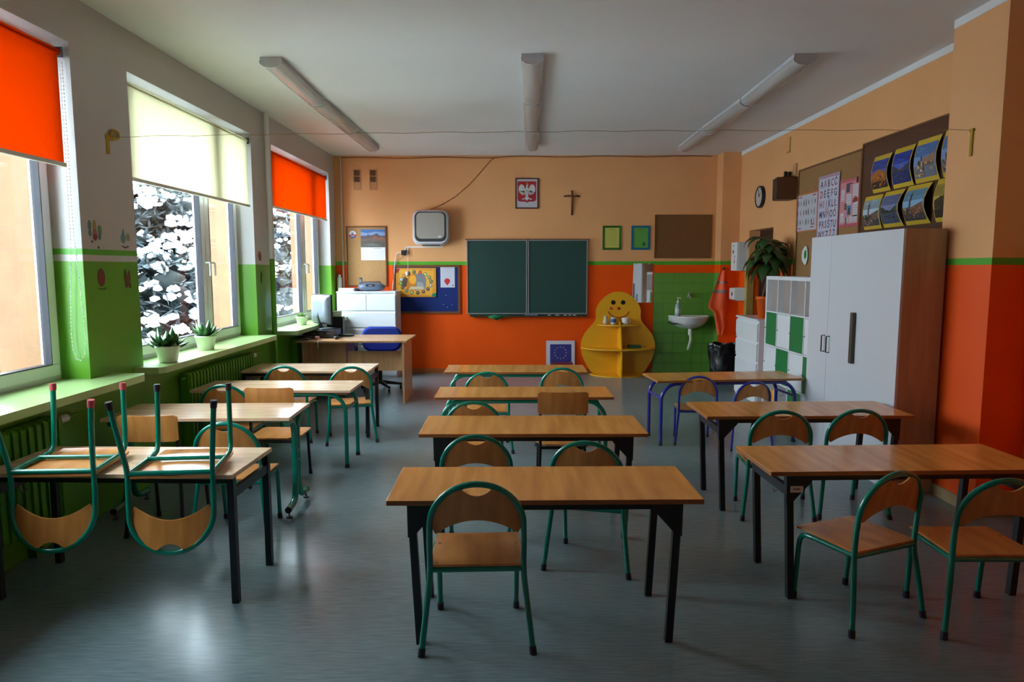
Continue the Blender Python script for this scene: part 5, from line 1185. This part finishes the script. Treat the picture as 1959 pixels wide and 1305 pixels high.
# ============================================================= string across the room, ribbons, wall stickers
pa, pb = V((XL, 4.705, 2.473)), V((2.966, 4.611, 2.487)); pts = []
for k in range(41):
    f = k/40; p = pa.lerp(pb, f); p.z += .012-.012*(2*f-1)**2*1.0-.004*math.sin(k*1.9); pts.append(p)
o = MB().tube(pts, .0016, 5).build('string', M['string'], None, pa); tag(o, 'thin yellowish string stretched across the classroom', 'string')
c = V((XL, 4.70, 2.47)); t = thing('ribbon_bow', c, 'yellow ribbon tied where the string meets the left wall', 'ribbon')
MB().tube([(.012+.002*math.sin(k), .045+.045*math.cos(2*PI*k/14), .015+.028*math.sin(2*PI*k/14)+.01) for k in range(14)], .010, 6, closed=True).build('loop', M['ribbon'], t)
MB().box(0, .006, -.045, -.01, -.115, .0).box(0, .007, -.05, .03, -.02, .012).build('tail', M['ribbon'], t)
o = MB().box(2.955, 2.966, 4.595, 4.62, 2.32, 2.487, .002).box(2.950, 2.966, 4.585, 4.625, 2.475, 2.495, .003).build('ribbon', M['ribbon'], None, (2.966, 4.61, 2.32)); tag(o, 'yellow ribbon end hanging from the string at the right pier', 'ribbon')
def sticker(u, v, parts, label):
    mb = MB()
    for k, (x, z, rx, rz_, col) in enumerate(parts):
        mb.col = col; pr = disc(u+x, v+z, rx, 14, rz_); mb.prism([(a, b) for a, b in pr], 'x', XL+.0002, XL+.0012+.0004*k)
    mb.col = None; o = mb.build('wall_sticker', M['print'], None, (XL, u, v)); tag(o, label, 'sticker', 'wall stickers on the window piers')
DK = (.06, .03, .03)
sticker(4.47, 1.825, [(-.05, .045, .018, .035, (.10, .20, .19)), (-.05, .0, .016, .022, (.10, .19, .18)), (.055, .02, .02, .035, (.08, .24, .18)), (.05, -.02, .015, .022, (.08, .2, .16)), (0, .04, .017, .045, (.40, .26, .08)), (0, -.01, .022, .04, (.38, .14, .06)), (0, -.025, .022, .02, (.22, .02, .02)), (-.035, -.055, .006, .008, DK), (.03, -.09, .006, .009, DK)], 'bee sticker with teal wings on the near white pier')
sticker(4.81, 1.795, [(-.02, .01, .03, .035, (.14, .28, .27)), (-.015, .045, .012, .03, (.12, .24, .24)), (.04, .02, .022, .028, (.30, .28, .16)), (-.03, -.045, .008, .006, DK), (-.01, -.052, .008, .006, DK), (.01, -.052, .008, .006, DK), (.03, -.045, .008, .006, DK)], 'pale blue bird sticker near the window edge')
sticker(4.51, 1.54, [(0, 0, .042, .06, (.10, .055, .02)), (0, -.008, .036, .048, (.20, .03, .02)), (-.03, -.072, .006, .006, DK), (-.005, -.076, .006, .006, DK), (.02, -.076, .006, .006, DK), (.04, -.07, .006, .006, DK)], 'round brown ladybird sticker on the green pier')
sticker(4.815, 1.53, [(-.025, .02, .014, .045, (.10, .05, .02)), (.02, .01, .016, .045, (.13, .06, .02)), (0, -.02, .02, .04, (.16, .05, .02)), (.025, -.05, .013, .02, (.09, .04, .02)), (-.02, -.045, .012, .02, (.09, .04, .02))], 'brown butterfly sticker on the green pier by the window')
sticker(7.33, 1.73, [(0, 0, .05, .045, (.30, .09, .05)), (0, .03, .03, .02, (.35, .16, .08)), (.01, -.04, .03, .012, (.12, .05, .04))], 'reddish beetle sticker on the white part of the second pier')
sticker(7.35, 1.50, [(0, 0, .02, .07, (.03, .03, .02)), (.02, .03, .012, .02, (.06, .05, .02))], 'dark lizard sticker on the green part of the second pier')
